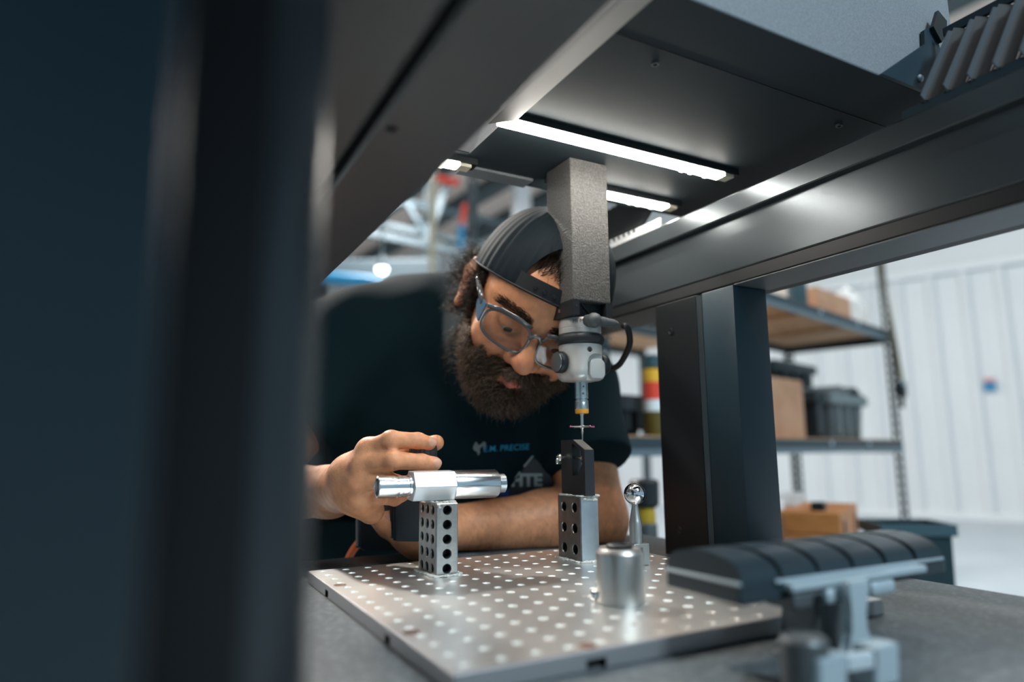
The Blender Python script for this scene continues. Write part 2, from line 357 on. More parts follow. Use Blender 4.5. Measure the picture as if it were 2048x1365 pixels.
# bellows: folded covers on top of the right beam, before and behind the carriage
def bellows(name, label, y0, y1, pitch, m):
    t = thing(name, label, 'bellows', (.50, (y0+y1)/2, .4535), group='folded bellows covers')
    n = int(abs(y1-y0)/pitch)
    h = pitch*.46
    for i in range(n):
        y = y0 + (y1-y0)*i/n; bm = BM()
        prof = [(.4675, .4575), (.5375, .5560), (.5650, .5600), (.5900, .5600)]
        f = []
        for dy, off in ((0, 0), (.5, .0085), (1.0, 0)):
            rowv = []
            for (x, z) in prof: rowv.append(bm.verts.new((x - off*.82, y + dy*pitch, z + off*.57)))
            f.append(rowv)
        for ra, rb_ in zip(f[:-1], f[1:]):
            for k in range(3): bm.faces.new((ra[k], ra[k+1], rb_[k+1], rb_[k]))
        obj('fold', bm, m, t, world=True)
    bm = BM(); box(bm, .47, .59, min(y0, y1), max(y0, y1), .454, .456); obj('bellows_base', bm, M['black'], t, world=True)
    return t
M['bellows'] = mat('bellows_cloth', (.005, .007, .009), .55, bump=(900, .2, .0004)); 
M['bellows_lit'] = mat('bellows_lit', (.050, .060, .070), .6)  # paler copy of the cloth, carries the light on each fold
t = bellows('bellows', 'black folded bellows on the right beam nearest the upper right corner', -.78, -.418, .0205, M['bellows'])
for i in range(17):                       # lit side of every fold, painted as a paler fin
    y = -.78+i*(.362/17)+.0205*.5
    bm = BM(); prism(bm, [(.4675-.002, .4575+.0014), (.4675-.0115, .4575+.0080), (.5295-.0105, .5460+.0076), (.5375-.002, .5560+.0014)], y-.0006, y+.0006, 'y'); obj('fold_lit_side', bm, M['bellows_lit'], t, world=True)
bm = BM(); box(bm, .536, .541, -.80, -.415, .560, .570, .001); obj('top_rail', bm, M['powder_blue'], t, world=True)
bellows('bellows', 'black folded bellows behind the far lamp bar, above the right beam', .013, .36, .0125, M['bellows'])
# ------------------------------------------------------------------ left guide beam and near left column (strongly out of focus)
lb_ = thing('guide_beam', 'broad dark guide beam slanting overhead from the left, out of focus', 'beam', (-.05, -.4, .335))
b = BM(); prism(b, [(-.002, .337), (-.004, .335), (-.063, .335), (-.065, .337), (-.065, .44), (-.002, .44)], -1.05, .10, 'y')
body = b; cutr = BM(); lathe(cutr, [(.0042, 0), (.0042, .03)], 20, Matrix.Translation((-.0598+.004, -.3786, .325)))
me = cut_mesh(body, cutr); me.transform(Matrix.Translation((.05, .4, -.335))); M['left_paint'] = mat('left_beam_paint', (.050, .056, .060), .42, spec=.5, bump=(700, .15, .0004)); link('housing', me, M['left_paint'], lb_); sharp(me, 30)
b = BM(); box(b, -.30, -.0715, -1.05, -.20, .336, .44, .003); obj('side_cover', b, M['left_paint'], lb_, world=True)
b = BM(); box(b, -.0715, -.065, -1.05, .08, .350, .44); obj('gap_strip', b, M['band'], lb_, world=True)
lc = thing('support_column', 'dark blurred support column filling the left edge', 'column', (-.36, -.5, -.0127))
b = BM(); box(b, -.62, -.181, -.625, -.575, -.0127, .52, .003); obj('front_cover', b, M['powder_blue'], lc, world=True)
b = BM(); box(b, -.60, -.156, -.574, -.545, -.0127, .3349); obj('recess', b, M['band'], lc, world=True)
r_ = .020; xr, yr = -.1285, -.545
pts = [(-.60, yr), (xr-r_, yr)] + [(xr-r_+r_*math.sin(a), yr+r_-r_*math.cos(a)) for a in [math.pi/2*k/10 for k in range(1, 10)]] + [(xr, yr+r_), (xr, -.44), (-.60, -.44)]
b = BM(); prism(b, pts, -.0127, .3345, 'z')
M['post_gloss'] = mat('column_gloss', (.035, .045, .052), .30, spec=.7)
obj('post', b, M['post_gloss'], lc, world=True, auto=20)
# ------------------------------------------------------------------ carriage with lamp bars
ca = thing('machine_carriage', 'grey machine carriage spanning the beams with lamp bars underneath', 'carriage', (.35, -.2, .4964))
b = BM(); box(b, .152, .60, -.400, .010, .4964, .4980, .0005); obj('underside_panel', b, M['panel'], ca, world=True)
b = BM(); box(b, .156, .530, -.399, .009, .4982, 1.15, .002); obj('front_cover', b, M['cover'], ca, world=True)
b = BM(); box(b, .5305, .592, -.397, .009, .4982, 1.15, .002); obj('end_cover', b, M['cover'], ca, world=True)
b = BM(); prism(b, [(.438, .4964), (.553, .4964), (.553, .53), (.548, .560), (.536, .578), (.522, .570), (.520, .553)], -.4045, -.4005, 'y'); obj('gusset', b, M['powder_blue'], ca, world=True)
b = BM(); prism(b, [(.532, .575), (.545, .598), (.560, .590), (.556, .572), (.545, .560)], -.409, -.405, 'y'); obj('bracket', b, M['black'], ca, world=True)
b = BM(); lathe(b, [(.004, 0), (.004, .0015), (.0025, .003)], 16, frame((.503, -.4046, .5085), (0, -1, 0))); obj('rivet', b, M['grey_alu'], ca, world=True)
M['flange'] = mat('flange_paint', (.16, .155, .145), .5)
b = BM(); prism(b, [(.116, .4715), (.151, .4842), (.151, .4962), (.116, .4760)], -.400, -.173, 'y'); obj('side_flange', b, M['flange'], ca, world=True)
b = BM(); box(b, .157, .60, -.3355, -.3345, .4958, .4966); obj('panel_seam', b, M['band'], ca, world=True)
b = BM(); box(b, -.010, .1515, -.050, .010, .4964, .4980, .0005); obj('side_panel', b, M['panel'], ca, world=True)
b = BM(); box(b, .158, .262, -.018, .0095, .4925, .4963, .0006); obj('cover_plate', b, M['cover'], ca, world=True)
for px, py in ((1310, 126), (1678, 250)):
    p = PZ(px, py, .4964); b = BM(); lathe(b, [(.004, .0), (.004, .002), (.002, .002), (.002, .0008)], 16, frame((p.x, p.y, .4964), (0, 0, -1)), cap1=False); obj('screw', b, M['grey_dark'], ca, world=True)
def lamp_bar(x0, x1, y, m_end=True, cap_left=False):
    t = bpy.data.objects.new('lamp_bar', None); COL.objects.link(t); t.parent = ca
    zb, zt, hw = .4835, .4963, .0095
    b = BM(); prism(b, [(y-hw, zt), (y-hw, zb+.0045), (y+hw, zb+.0045), (y+hw, zt)], x0, x1, 'x'); obj('lamp_housing', b, M['black'], t, world=True)
    xa, xb = x0+.012, x1-.012
    b = BM(); box(b, xa, xb-.012, y-hw+.0012, y+hw-.0012, zb, zb+.0042, .0008); obj('diffuser', b, M['led'], t, world=True)
    b = BM(); box(b, xb-.012, xb+.0039, y-hw+.0012, y+hw-.0012, zb, zb+.0044, .0006); obj('diffuser_end', b, M['white'], t, world=True)
    for q in (.03, .055, .07):
        b = BM(); box(b, xb-q-.006, xb-q, y-hw-.0003, y+hw+.0003, zb-.0008, zb+.004, .0003); obj('clip', b, M['white_clip'], t, world=True)
M['white_clip'] = mat('glowing_clip', (.85, .85, .82), .3, emit=((1, .95, .86), 3.0))  # clips glow by themselves, standing in for lamp light through them
lamp_bar(.125, .490, -.160); lamp_bar(-.002, .168, -.030); lamp_bar(.275, .503, -.036)
# ------------------------------------------------------------------ quill and probe
qx0, qx1, qy0, qy1 = .2680, .3250, -.1000, -.0420
qu = thing('machine_quill', 'square grey textured quill hanging from the carriage, above the probe head', 'quill', ((qx0+qx1)/2, (qy0+qy1)/2, .31))
b = BM(); box(b, qx0, qx1, qy0, qy1, .3105, .4963, .0016); obj('column', b, M['quill'], qu, world=True)
b = BM(); prism(b, [(qx0-.001, qy1+.001), (qx0-.001, qy0-.001), (qx0+.0085, qy0-.001), (qx0+.0085, qy0+.012), (qx1-.0085, qy0+.012), (qx1-.0085, qy0-.001), (qx1+.001, qy0-.001), (qx1+.001, qy1+.001)], .2925, .3103, 'z'); obj('adaptor', b, M['blackmetal'], qu, world=True)
b = BM(); lathe(b, [(.0022, 0), (.0022, .0012), (.001, .0012), (.001, .0004)], 14, frame((qx0-.001, -.071, .3015), (-1, 0, 0)), cap1=False); obj('screw', b, M['chrome'], qu, world=True)
b = BM(); lathe(b, [(.0012, 0), (.0012, .0008)], 12, frame((qx0+.004, qy0-.001, .3035), (0, -1, 0))); obj('screw', b, M['chrome'], qu, world=True)
b = BM(); tube(b, spline([(.288, -.0885, .311), (.294, -.0895, .303), (.303, -.0895, .297), (.309, -.0895, .2935)], 5), .0016, 8); obj('signal_wire', b, M['rubber'], qu, world=True)
AX, AY = .2965, -.071
ph = thing('touch_probe', 'silver touch probe head with black knobs and thin stylus under the square quill', 'probe', (AX, AY, .139))
A = Matrix.Translation((AX, AY, 0))
b = BM(); lathe(b, [(.022, .2925), (.0255, .2920), (.0268, .2900), (.0268, .2805), (.0265, .2801), (.0265, .2796), (.0268, .2792), (.0268, .2732), (.0255, .2728), (.0255, .272)], 56, A); obj('upper_housing', b, M['probe'], ph, world=True, auto=35)
b = BM(); lathe(b, [(.0255, .2726)] + [(.0262+.0046*math.cos(a), .2658+.0064*math.sin(a)) for a in [math.pi/2-math.pi*k/14 for k in range(15)]] + [(.0255, .259)], 56, A); obj('grip_ring', b, M['rubber'], ph, world=True, auto=50)
# lower housing: cylinder blending to a rounded block, built from stacked sections
b = BM(); rings = []
for z, rr, sq in ((.2596, .0262, 0), (.2588, .0272, 0), (.240, .0274, .0), (.228, .0272, .25), (.222, .0262, .45), (.217, .0240, .6), (.2145, .0205, .7), (.2138, .015, .7)):
    rg = []
    for i in range(56):
        a = 2*math.pi*i/56; c, s = math.cos(a), math.sin(a); e = 2+sq*3
        q = (abs(c)**e+abs(s)**e)**(-1/e); rg.append(b.verts.new((AX+c*rr*q, AY+s*rr*q*.98, z)))
    rings.append(rg)
for ra, rb2 in zip(rings[:-1], rings[1:]):
    for i in range(56): b.faces.new((ra[i], ra[(i+1) % 56], rb2[(i+1) % 56], rb2[i]))
b.faces.new(rings[0]); b.faces.new(rings[-1])
cutr = BM(); Mx = frame((AX+.006, AY-.0275, .238), (0, -1, 0), (1, 0, 0))
def rrect(w, h, r, n=6, cx=0, cy=0):
    out = []
    for qx, qy, a0 in ((1, 1, 0), (-1, 1, 90), (-1, -1, 180), (1, -1, 270)):
        for k in range(n+1):
            a = math.radians(a0+90*k/n); out.append((cx+qx*(w/2-r)+r*math.cos(a), cy+qy*(h/2-r)+r*math.sin(a)))
    return out
prism(cutr, rrect(.033, .038, .012, 8), -.0075, .02, 'z', frame((AX+.0090, AY-.0275, .2275), (0, -1, 0), (1, 0, 0)))
lathe(cutr, [(.0034, -.01), (.0034, .01)], 20, frame((AX-.0035, AY-.0250, .2512), (-.3, -1, 0)))
me = cut_mesh(b, cutr); me.transform(full_mw(ph).inverted()); link('lower_housing', me, M['probe'], ph); sharp(me, 35)
b = BM(); Mx = frame((AX+.0088, AY-.0198, .2282), (0, -1, 0), (1, 0, 0)); rgs = []
for ins, zz_ in ((0, 0), (0, .0034), (.0004, .0040), (.0012, .0044)): rgs.append([b.verts.new(Mx @ Vector((p[0], p[1], zz_))) for p in rrect(.0235-2*ins, .0250-2*ins, .0075-ins, 8)])
for ra, rb2 in zip(rgs[:-1], rgs[1:]):
    for i in range(len(ra)): b.faces.new((ra[i], ra[(i+1) % len(ra)], rb2[(i+1) % len(ra)], rb2[i]))
b.faces.new(rgs[0]); b.faces.new(rgs[-1]); obj('pivot_block', b, M['probe'], ph, world=True, auto=40)
b = BM(); lathe(b, [(.0145, .2205), (.0140, .2135), (.011, .2128)], 40, Matrix.Translation((AX, AY-.006, 0))); obj('socket', b, M['probe'], ph, world=True, auto=40)
for sx in (-1, 1):
    kb = bpy.data.objects.new('knob', None); COL.objects.link(kb); kb.parent = ph
    b = BM(); lathe(b, [(.009, 0), (.0128, .0006), (.0136, .002), (.0136, .0088), (.0128, .0100), (.0118, .0104)], 44, frame((AX+sx*.0262, AY-.001, .2365), (sx, 0, 0))); obj('rim', b, M['black'], kb, world=True, auto=35)
    b = BM(); lathe(b, [(.0122, .0104), (.0120, .0112), (.0095, .0116)], 44, frame((AX+sx*.0262, AY-.001, .2365), (sx, 0, 0))); obj('face', b, M['knob_face'] if 'knob_face' in M else M.setdefault('knob_face', mat('brushed_dark', (.16, .17, .175), .35, metal=.7, bump=(700, .3, .0004, (1, 1, .06)))), kb, world=True, auto=35)
cn = bpy.data.objects.new('connector', None); COL.objects.link(cn); cn.parent = ph
cc = PY(1188, 641, -.103); M['conn'] = mat('connector_grey', (.085, .095, .10), .45)
b = BM(); bmesh.ops.create_uvsphere(b, u_segments=28, v_segments=16, radius=.0096); b.transform(Matrix.Translation(cc)); tube(b, [cc, (cc.x-.004, AY-.022, cc.z)], .0082, 20); obj('elbow', b, M['conn'], cn, world=True, smooth=True)
ce = PY(1247, 651, -.094); dirv = (ce-cc).normalized(); b = BM()
lathe(b, [(.0062, .006), (.0062, .0185), (.0058, .0188), (.0058, .0195), (.0060, .0198), (.0052, .034), (.0036, .0405), (.0030, .0415)], 24, frame(cc, dirv)); obj('strain_relief', b, M['conn'], cn, world=True, auto=35)
b = BM(); tube(b, spline([ce, ce+dirv*.012+Vector((0, .004, -.003)), P(1259, 690, .90), P(1240, 728, .93), P(1219, 740, .95)], 7), .0042, 12); obj('cable', b, M['rubber'], cn, world=True, smooth=True)
# lettering on the upper housing
def wrap_text(s, size, rad, ang, z, m, parent, name='lettering', bold=0.0):
    me = text_mesh(s, size, bold=bold)
    for v in me.vertices:
        a = ang + v.co.x/rad; v.co = Vector((AX+rad*math.cos(a), AY+rad*math.sin(a), z+v.co.y))
    me.transform(full_mw(parent).inverted()); link(name, me, m, parent)
M['ink'] = mat('grey_ink', (.06, .06, .06), .5)
wrap_text('MI\u00b7M', .0068, .02690, math.radians(232), .2868, M['ink'], ph)
# probe module and stylus
b = BM(); lathe(b, [(.0088, .2140), (.0080, .2132), (.0080, .2010), (.0083, .2006), (.0083, .1970), (.0079, .1967), (.0079, .1960), (.0083, .1957), (.0083, .1925), (.0072, .1918), (.0072, .1905), (.0083, .1898), (.0083, .1880), (.0080, .1877), (.0083, .1872), (.0083, .1792)], 40, A); obj('probe_module', b, M['probe2'], ph, world=True, auto=35)
b = BM(); lathe(b, [(.0085, .1792), (.0085, .1752), (.0079, .1738), (.003, .1737)], 40, A); obj('orange_ring', b, M['orange'], ph, world=True, auto=35, label='orange band')
wrap_text('\u25b2', .004, .0085, math.radians(252), .1985, M['ink'], ph, 'arrow_mark'); wrap_text('\u25b2', .003, .0086, math.radians(256), .2072, M['ink'], ph, 'arrow_mark')
sy = bpy.data.objects.new('stylus', None); COL.objects.link(sy); sy.parent = ph
b = BM(); lathe(b, [(.0026, .1737), (.0026, .1718), (.0018, .1714), (.0018, .1596), (.0026, .1588), (.0026, .1562), (.0012, .1545), (.0012, .1525), (.0016, .152), (.0007, .1475), (.0006, .1395)], 16, A); obj('stem', b, M['stylus'], sy, world=True, auto=40)
for dx, dy in ((1, 0), (-1, 0), (0, 1), (0, -1)):
    b = BM(); lathe(b, [(.0016, 0), (.0009, .005), (.0006, .0165)], 12, frame((AX, AY, .1576), (dx, dy, 0))); obj('cross_arm', b, M['stylus'], sy, world=True, auto=40)
    b = BM(); bmesh.ops.create_uvsphere(b, u_segments=14, v_segments=8, radius=.0013); b.transform(Matrix.Translation((AX+dx*.0172, AY+dy*.0172, .1576))); obj('ruby_tip', b, M['ruby'], sy, world=True, smooth=True)
b = BM(); bmesh.ops.create_uvsphere(b, u_segments=14, v_segments=8, radius=.0011); b.transform(Matrix.Translation((AX, AY, .1388))); obj('ruby_tip', b, M['ruby'], sy, world=True, smooth=True)
# ------------------------------------------------------------------ base plate with a grid of holes
bp = thing('base_plate', 'square steel base plate drilled with a grid of holes, lying on the granite', 'plate', (.1875, -.1875, -.0127))
body = BM(); box(body, -.0135, .3885, -.3885, .0120, -.0126, 0, .0007, segs=1); cutr = BM()
for i in range(16):
    for j in range(16): lathe(cutr, [(.0046, .0007), (.0042, 0), (.0034, -.0009), (.0032, -.0098)], 14, Matrix.Translation((i*.025, -j*.025, 0)))
for (x, y) in ((-.0135, -.075), (-.0135, -.265)): box(cutr, x-.01, x+.006, y-.006, y+.006, -.02, -.0055)
for (x, y) in ((.0875, -.3885), (.2890, -.3885)): box(cutr, x-.008, x+.008, y-.01, y+.006, -.02, -.0055)
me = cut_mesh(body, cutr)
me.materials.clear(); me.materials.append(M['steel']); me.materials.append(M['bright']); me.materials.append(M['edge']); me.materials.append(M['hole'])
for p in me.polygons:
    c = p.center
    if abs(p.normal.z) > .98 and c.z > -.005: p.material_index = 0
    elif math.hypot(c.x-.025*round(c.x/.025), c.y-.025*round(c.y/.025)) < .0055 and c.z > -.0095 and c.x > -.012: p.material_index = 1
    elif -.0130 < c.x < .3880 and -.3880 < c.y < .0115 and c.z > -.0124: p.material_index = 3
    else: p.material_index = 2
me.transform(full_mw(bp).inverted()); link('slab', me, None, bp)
for (px, py) in ((680, 1171), (822, 1266), (1175, 1293), (1590, 1222)):
    p = PZ(px, py, 0); b = BM(); lathe(b, [(.0062, 0), (.0060, .0003), (.0035, .0003), (.0030, .0001)], 24, Matrix.Translation((p.x, p.y, .00005)), cap1=True); obj('plug', b, M['rust'], bp, world=True)
# ------------------------------------------------------------------ setup blocks
def setup_block(name, label, x0, y0, sx, sy_, sz, front, side, m, rf):
    t = thing(name, label, 'block', (x0+sx/2, y0+sy_/2, 0), group='drilled setup blocks')
    body = BM(); box(body, x0, x0+sx, y0, y0+sy_, 0.0002, sz, .0012, segs=1); cutr = BM()
    for (u, z) in front: lathe(cutr, [(rf*1.12, -.001), (rf*1.12, .0003), (rf, .0014), (rf, .012)], 24, frame((x0+sx*u, y0, z), (0, 1, 0)))
    for (v, z) in side: lathe(cutr, [(rf*1.12, -.001), (rf*1.12, .0003), (rf, .0014), (rf, .010)], 24, frame((x0, y0+sy_*v, z), (1, 0, 0)))
    me = cut_mesh(body, cutr); me.materials.clear(); me.materials.append(m); me.materials.append(M['hole']); me.materials.append(M['blue_reflect'])
    for p in me.polygons:
        c = p.center
        if m is M['block_dark'] and p.normal.y < -.9: p.material_index = 2
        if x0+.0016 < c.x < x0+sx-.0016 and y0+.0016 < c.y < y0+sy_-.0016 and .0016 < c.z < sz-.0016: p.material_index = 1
    me.transform(full_mw(t).inverted()); link('block_body', me, None, t); sharp(me, 30); return t
M['blue_reflect'] = mat('ground_face_reflect', (.46, .52, .56), .30, metal=.8, var=(90, (.52, .58, .62), .4, .7))  # ground finish, with the bluish reflection put into the base colour
B1 = (.0930, -.0955, .0254, .0508)
zz = [.0762*(i+.5)/5 for i in range(5)]
setup_block('setup_block', 'pale drilled setup block standing under the shiny valve body', *B1, .0745, [(.5, .0745*(i+.5)/5) for i in range(5)], [(v, .0745*(i+.5)/5) for v in (.2, .5, .8) for i in range(5)], M['block'], .0046)
B2 = (.2722, -.0990, .0262, .0500)
setup_block('setup_block', 'dark drilled setup block standing under the black angled bracket', *B2, .0750, [], [(v, z) for v in (.27, .73) for z in (.0135, .0375, .0615)], M['block_dark'], .0056)
# right block's ground front face: bluish reflected light is painted into its colour
# ------------------------------------------------------------------ glue beads
def glue_bead(label, pts, r, seed):
    r *= .8
    rnd = random.Random(seed); bm = BM()
    for (a, c, n) in pts:
        a, c = Vector(a), Vector(c)
        for i in range(n):
            p = a.lerp(c, (i+rnd.random()*.8)/n); rr = r*(.5+rnd.random()*.9)
            q = bmesh.ops.create_icosphere(bm, subdivisions=2, radius=1.0)['verts']
            sx, sy2, sz = rr*(1+rnd.random()), rr*(1+rnd.random()), rr*(.5+rnd.random()*.5)
            for v in q: v.co = Vector((v.co.x*sx, v.co.y*sy2, v.co.z*sz))+p
    return tag(obj('glue_bead', bm, M['glue'], smooth=True), label, 'glue', 'hot glue beads')
x0, y0, sx, sy_ = B1
glue_bead('clear glue bead around the foot of the pale setup block', [((x0-.001, y0-.003, .001), (x0+sx+.002, y0-.003, .001), 22), ((x0-.003, y0, .001), (x0-.003, y0+sy_, .001), 26), ((x0+sx+.003, y0, .001), (x0+sx+.003, y0+.02, .001), 10)], .0022, 1)
glue_bead('clear glue bead between valve body and pale setup block', [((x0+.001, y0+.004, .0752), (x0+sx-.001, y0+.004, .0752), 16), ((x0, y0+.006, .0752), (x0, y0+.03, .0752), 10), ((x0+.002, y0-.0006, .073), (x0+.004, y0-.0006, .069), 4), ((x0+sx-.003, y0+.002, .0756), (x0+sx-.002, y0+.02, .0756), 8)], .0016, 2)
x0, y0, sx, sy_ = B2
glue_bead('clear glue bead around the foot of the dark setup block', [((x0-.001, y0-.003, .001), (x0+sx+.002, y0-.003, .001), 22), ((x0-.003, y0, .001), (x0-.003, y0+sy_, .001), 26), ((x0+sx+.003, y0, .001), (x0+sx+.003, y0+.03, .001), 10)], .0022, 3)
glue_bead('clear glue bead between angled bracket and dark setup block', [((x0+.002, y0+.001, .0752), (x0+sx-.001, y0+.001, .0752), 16), ((x0+.001, y0+.003, .0755), (x0+.001, y0+.045, .0755), 16), ((x0+.004, y0-.0005, .072), (x0+sx-.003, y0-.0005, .0705), 14)], .0020, 4)
# ------------------------------------------------------------------ valve body on the left block
VZ, VY = .0920, -.0700
vb = thing('valve_body', 'shiny machined valve body with hexagonal middle on the pale block', 'part', (.11, VY, VZ))
VR = Matrix.Rotation(math.radians(-1.5), 4, 'Z')
def vlathe(name, prof, m, n=56): 
    bm = BM(); lathe(bm, prof, n, Matrix.Translation((.11, VY, VZ)) @ VR @ Matrix.Translation((-.11, 0, 0)) @ frame((0, 0, 0), (1, 0, 0))); return obj(name, bm, m, vb, world=True, auto=35)
vlathe('inlet_tube', [(.0085, .050), (.0092, .0372), (.0100, .0364), (.0113, .0372), (.0115, .0385), (.0115, .0560), (.0104, .0566), (.0104, .0585), (.0113, .0590), (.0113, .0622), (.0108, .0626), (.0108, .0634), (.0113, .0638), (.0113, .0680), (.0104, .0684), (.0104, .0700), (.0122, .0704), (.0122, .0740)], M['alu'])
bm = BM(); hx = [(.0178*math.cos(math.radians(a)), .0178*math.sin(math.radians(a))) for a in (27, 87, 147, 207, 267, 327)]
prism(bm, [(p[1], p[0]) for p in hx], .0735, .1215, 'x'); bmesh.ops.bevel(bm, geom=list(bm.edges), offset=.0007, segments=1, affect='EDGES')
bm.transform(Matrix.Translation((.11, VY, VZ)) @ VR @ Matrix.Translation((-.11, 0, 0))); obj('hex_body', bm, M['alu_hex'], vb, world=True)
vlathe('outlet_cylinder', [(.0135, .1212), (.0154, .1215), (.0157, .1225), (.0157, .1740), (.0150, .1752), (.0105, .1754)], M['alu'])
vlathe('threaded_nipple', [(.0095, .1753)] + [(r, .1765+k*.00145+d) for k in range(6) for r, d in ((.0090, 0), (.0112, .0006), (.0112, .0008))] + [(.0092, .1852), (.0078, .1858), (.0078, .180)], M['alu'], 48)
# ------------------------------------------------------------------ angled bracket on the right block
ab = thing('angled_bracket', 'black angled bracket with window and clamp screw glued on the dark block', 'bracket', (.282, -.075, .0755))
fx0, fx1 = .2765, .2900
body = BM(); prism(body, [(-.1040, .0757), (-.1040, .1290), (-.0800, .1412), (-.0525, .1412), (-.0525, .0757)], fx0, fx1, 'x'); cutr = BM()
prism(cutr, [(-.0985, .1270), (-.0985, .1130), (-.0890, .1000), (-.0770, .0985), (-.0770, .1365), (-.0800, .1365)], fx0-.01, fx1+.01, 'x')
me = cut_mesh(body, cutr); me.transform(full_mw(ab).inverted()); link('bracket_body', me, M['blackmetal'], ab); sharp(me, 25)
M['slope_top'] = mat('pale_slope', (.20, .18, .15), .4, metal=.6)  # sloping top of the bracket set paler than its body
b = BM(); prism(b, [(-.1038, .1291), (-.0802, .1411), (-.0800, .1415), (-.1040, .1294)], fx0+.0006, fx1-.0006, 'x'); obj('slope_face', b, M['slope_top'], ab, world=True, label='pale sloping top face')
b = BM(); lathe(b, [(.0017, 0), (.0017, .013), (.0036, .0132), (.0040, .0142), (.0036, .0166), (.002, .0174)], 20, frame((.2830, -.0765, .1195), (0, -1, 0))); obj('clamp_screw', b, M['stylus'], ab, world=True, auto=40)
b = BM(); lathe(b, [(.0016, 0), (.0016, .004), (.0040, .0042), (.0046, .006), (.003, .0085)], 14, frame((fx0, -.058, .1200), (-1, 0, 0))); box(b, fx0-.011, fx0-.0035, -.0595, -.0565, .112, .119, .001); obj('wing_nut', b, M['stylus'], ab, world=True, auto=40)
# ------------------------------------------------------------------ reference sphere and cylinder
rs = thing('reference_sphere', 'polished ball on a tapered pin standing at the back of the plate', 'sphere', (.320, -.140, 0))
b = BM(); bmesh.ops.create_uvsphere(b, u_segments=48, v_segments=28, radius=.0123); b.transform(Matrix.Translation((.320, -.140, .0785))); obj('ball', b, M['chrome'], rs, world=True, smooth=True)
b = BM(); lathe(b, [(.0076, .0235), (.0074, .047), (.0068, .0485), (.0034, .0665), (.0034, .068)], 32, Matrix.Translation((.320, -.140, 0))); obj('pin', b, M['grey_pin'] if 'grey_pin' in M else M.setdefault('grey_pin', mat('satin_pin', (.42, .41, .39), .36, metal=.9)), rs, world=True, auto=35)
b = BM(); box(b, .3090, .3310, -.1500, -.1290, .0002, .0240, .0010); obj('base', b, M['grey_pin'], rs, world=True)
b = BM(); box(b, .3185, .3212, -.1502, -.15005, .005, .0200, .0); obj('engraving', b, M['block_dark'], rs, world=True)
cy = thing('steel_cylinder', 'brushed steel cylinder with chamfered rim standing near the plate front', 'cylinder', (.1872, -.2845, 0))
M['brushed'] = mat('brushed_cylinder', (.52, .50, .475), .36, metal=1.0, bump=(900, .12, .0003, (1, 1, .02)))
b = BM(); lathe(b, [(.0205, .0002), (.0205, .0408), (.0203, .0414), (.0172, .0448), (.0116, .0450), (.0114, .0440), (.0114, .030)], 64, Matrix.Translation((.1872, -.2845, 0)), cap1=False); obj('cylinder_body', b, M['brushed'], cy, world=True, auto=25)
b = BM(); lathe(b, [(.0112, .040), (.0112, .0474), (.0100, .0484), (.0068, .0484), (.0064, .0470)], 40, Matrix.Translation((.1872, -.2845, 0))); obj('bore_bush', b, M['hole'], cy, world=True, auto=35)
b = BM(); bmesh.ops.create_uvsphere(b, u_segments=20, v_segments=12, radius=.0044); b.transform(Matrix.Translation((.1690, -.2720, .0055))); o = obj('steel_ball', b, M['chrome'], smooth=True); tag(o, 'tiny steel ball resting against the foot of the brushed cylinder', 'ball')
# ------------------------------------------------------------------ probe rack in the right foreground
rx0, rx1, ry0, ry1 = .1575, .3800, -.4500, -.3790
rk = thing('probe_rack', 'black probe rack of six domed ports on a grey clamp post', 'rack', (.27, -.42, -.0127))
pitch = (rx1-rx0)/6
for i in range(6):
    a0, a1 = rx0+i*pitch+.0004, rx0+(i+1)*pitch-.0012
    prof = [(ry0, .0420), (ry0, .0450)] + [(ry0 + (ry1-ry0)*(.5-.5*math.cos(t)), .0450+.0160*math.sin(t)**.8) for t in [math.pi*k/16 for k in range(1, 16)]] + [(ry1, .0450), (ry1, .0420)]
    bm = BM(); prism(bm, prof, a0, a1-.0045, 'x'); prof2 = [(y*.97+(ry0+ry1)/2*.03, z-.0022) for y, z in prof]; prism(bm, prof2, a1-.0046, a1, 'x'); obj('port_lid', bm, M['teal_black'], rk, world=True, auto=30)
bm = BM(); box(bm, rx0-.0012, rx0, ry0, ry1, .0425, .0448, .0005); obj('end_trim', bm, M['grey_alu'], rk, world=True)
bm = BM(); box(bm, rx0-.0008, rx1, ry0+.0005, ry1-.0005, .0305, .0422, .0015); obj('rail_body', bm, M['teal_black'], rk, world=True)
bm = BM(); box(bm, .1945, .3420, ry0-.0080, ry0+.010, .0365, .0415, .001); obj('clamp_plate', bm, M['grey_alu'], rk, world=True)
bm = BM(); box(bm, rx0+.03, rx1-.004, ry0-.0015, ry0+.001, .0418, .0440, .0004); obj('front_trim', bm, M['grey_alu'], rk, world=True)
bm = BM(); box(bm, .1975, .2270, ry0-.0060, ry0+.020, .0240, .0362, .003); obj('clamp_block', bm, M['grey_dark'], rk, world=True)
bm = BM(); lathe(bm, [(.0042, 0), (.0042, .0022), (.002, .0022), (.002, .001)], 20, frame((.2200, ry0-.0060, .0290), (0, -1, 0)), cap1=False); obj('screw', bm, M['black'], rk, world=True)
for xa, xb in ((.2282, .2520), (.2760, .3040)):
    bm = BM(); box(bm, xa, xb, ry0-.0078, ry0+.015, .0245, .0362, .004); obj('hinge_block', bm, M['grey_alu'], rk, world=True)
def pxprism(name, pts, Y, depth, m, bev=.0012, zmin=None):
    q = [PY(x, y, Y) for x, y in pts]; bm = BM(); prism(bm, [(v.x, max(v.z, -.0125) if zmin is None else v.z) for v in q], Y, Y+depth, 'y')
    if bev: bmesh.ops.bevel(bm, geom=list(bm.edges), offset=bev, segments=2, affect='EDGES')
    return obj(name, bm, m, rk, world=True)
pxprism('post', [(1636, 1190), (1712, 1180), (1722, 1300), (1745, 1420), (1610, 1440), (1634, 1300)], -.446, .030, M['grey_dark'], .002)
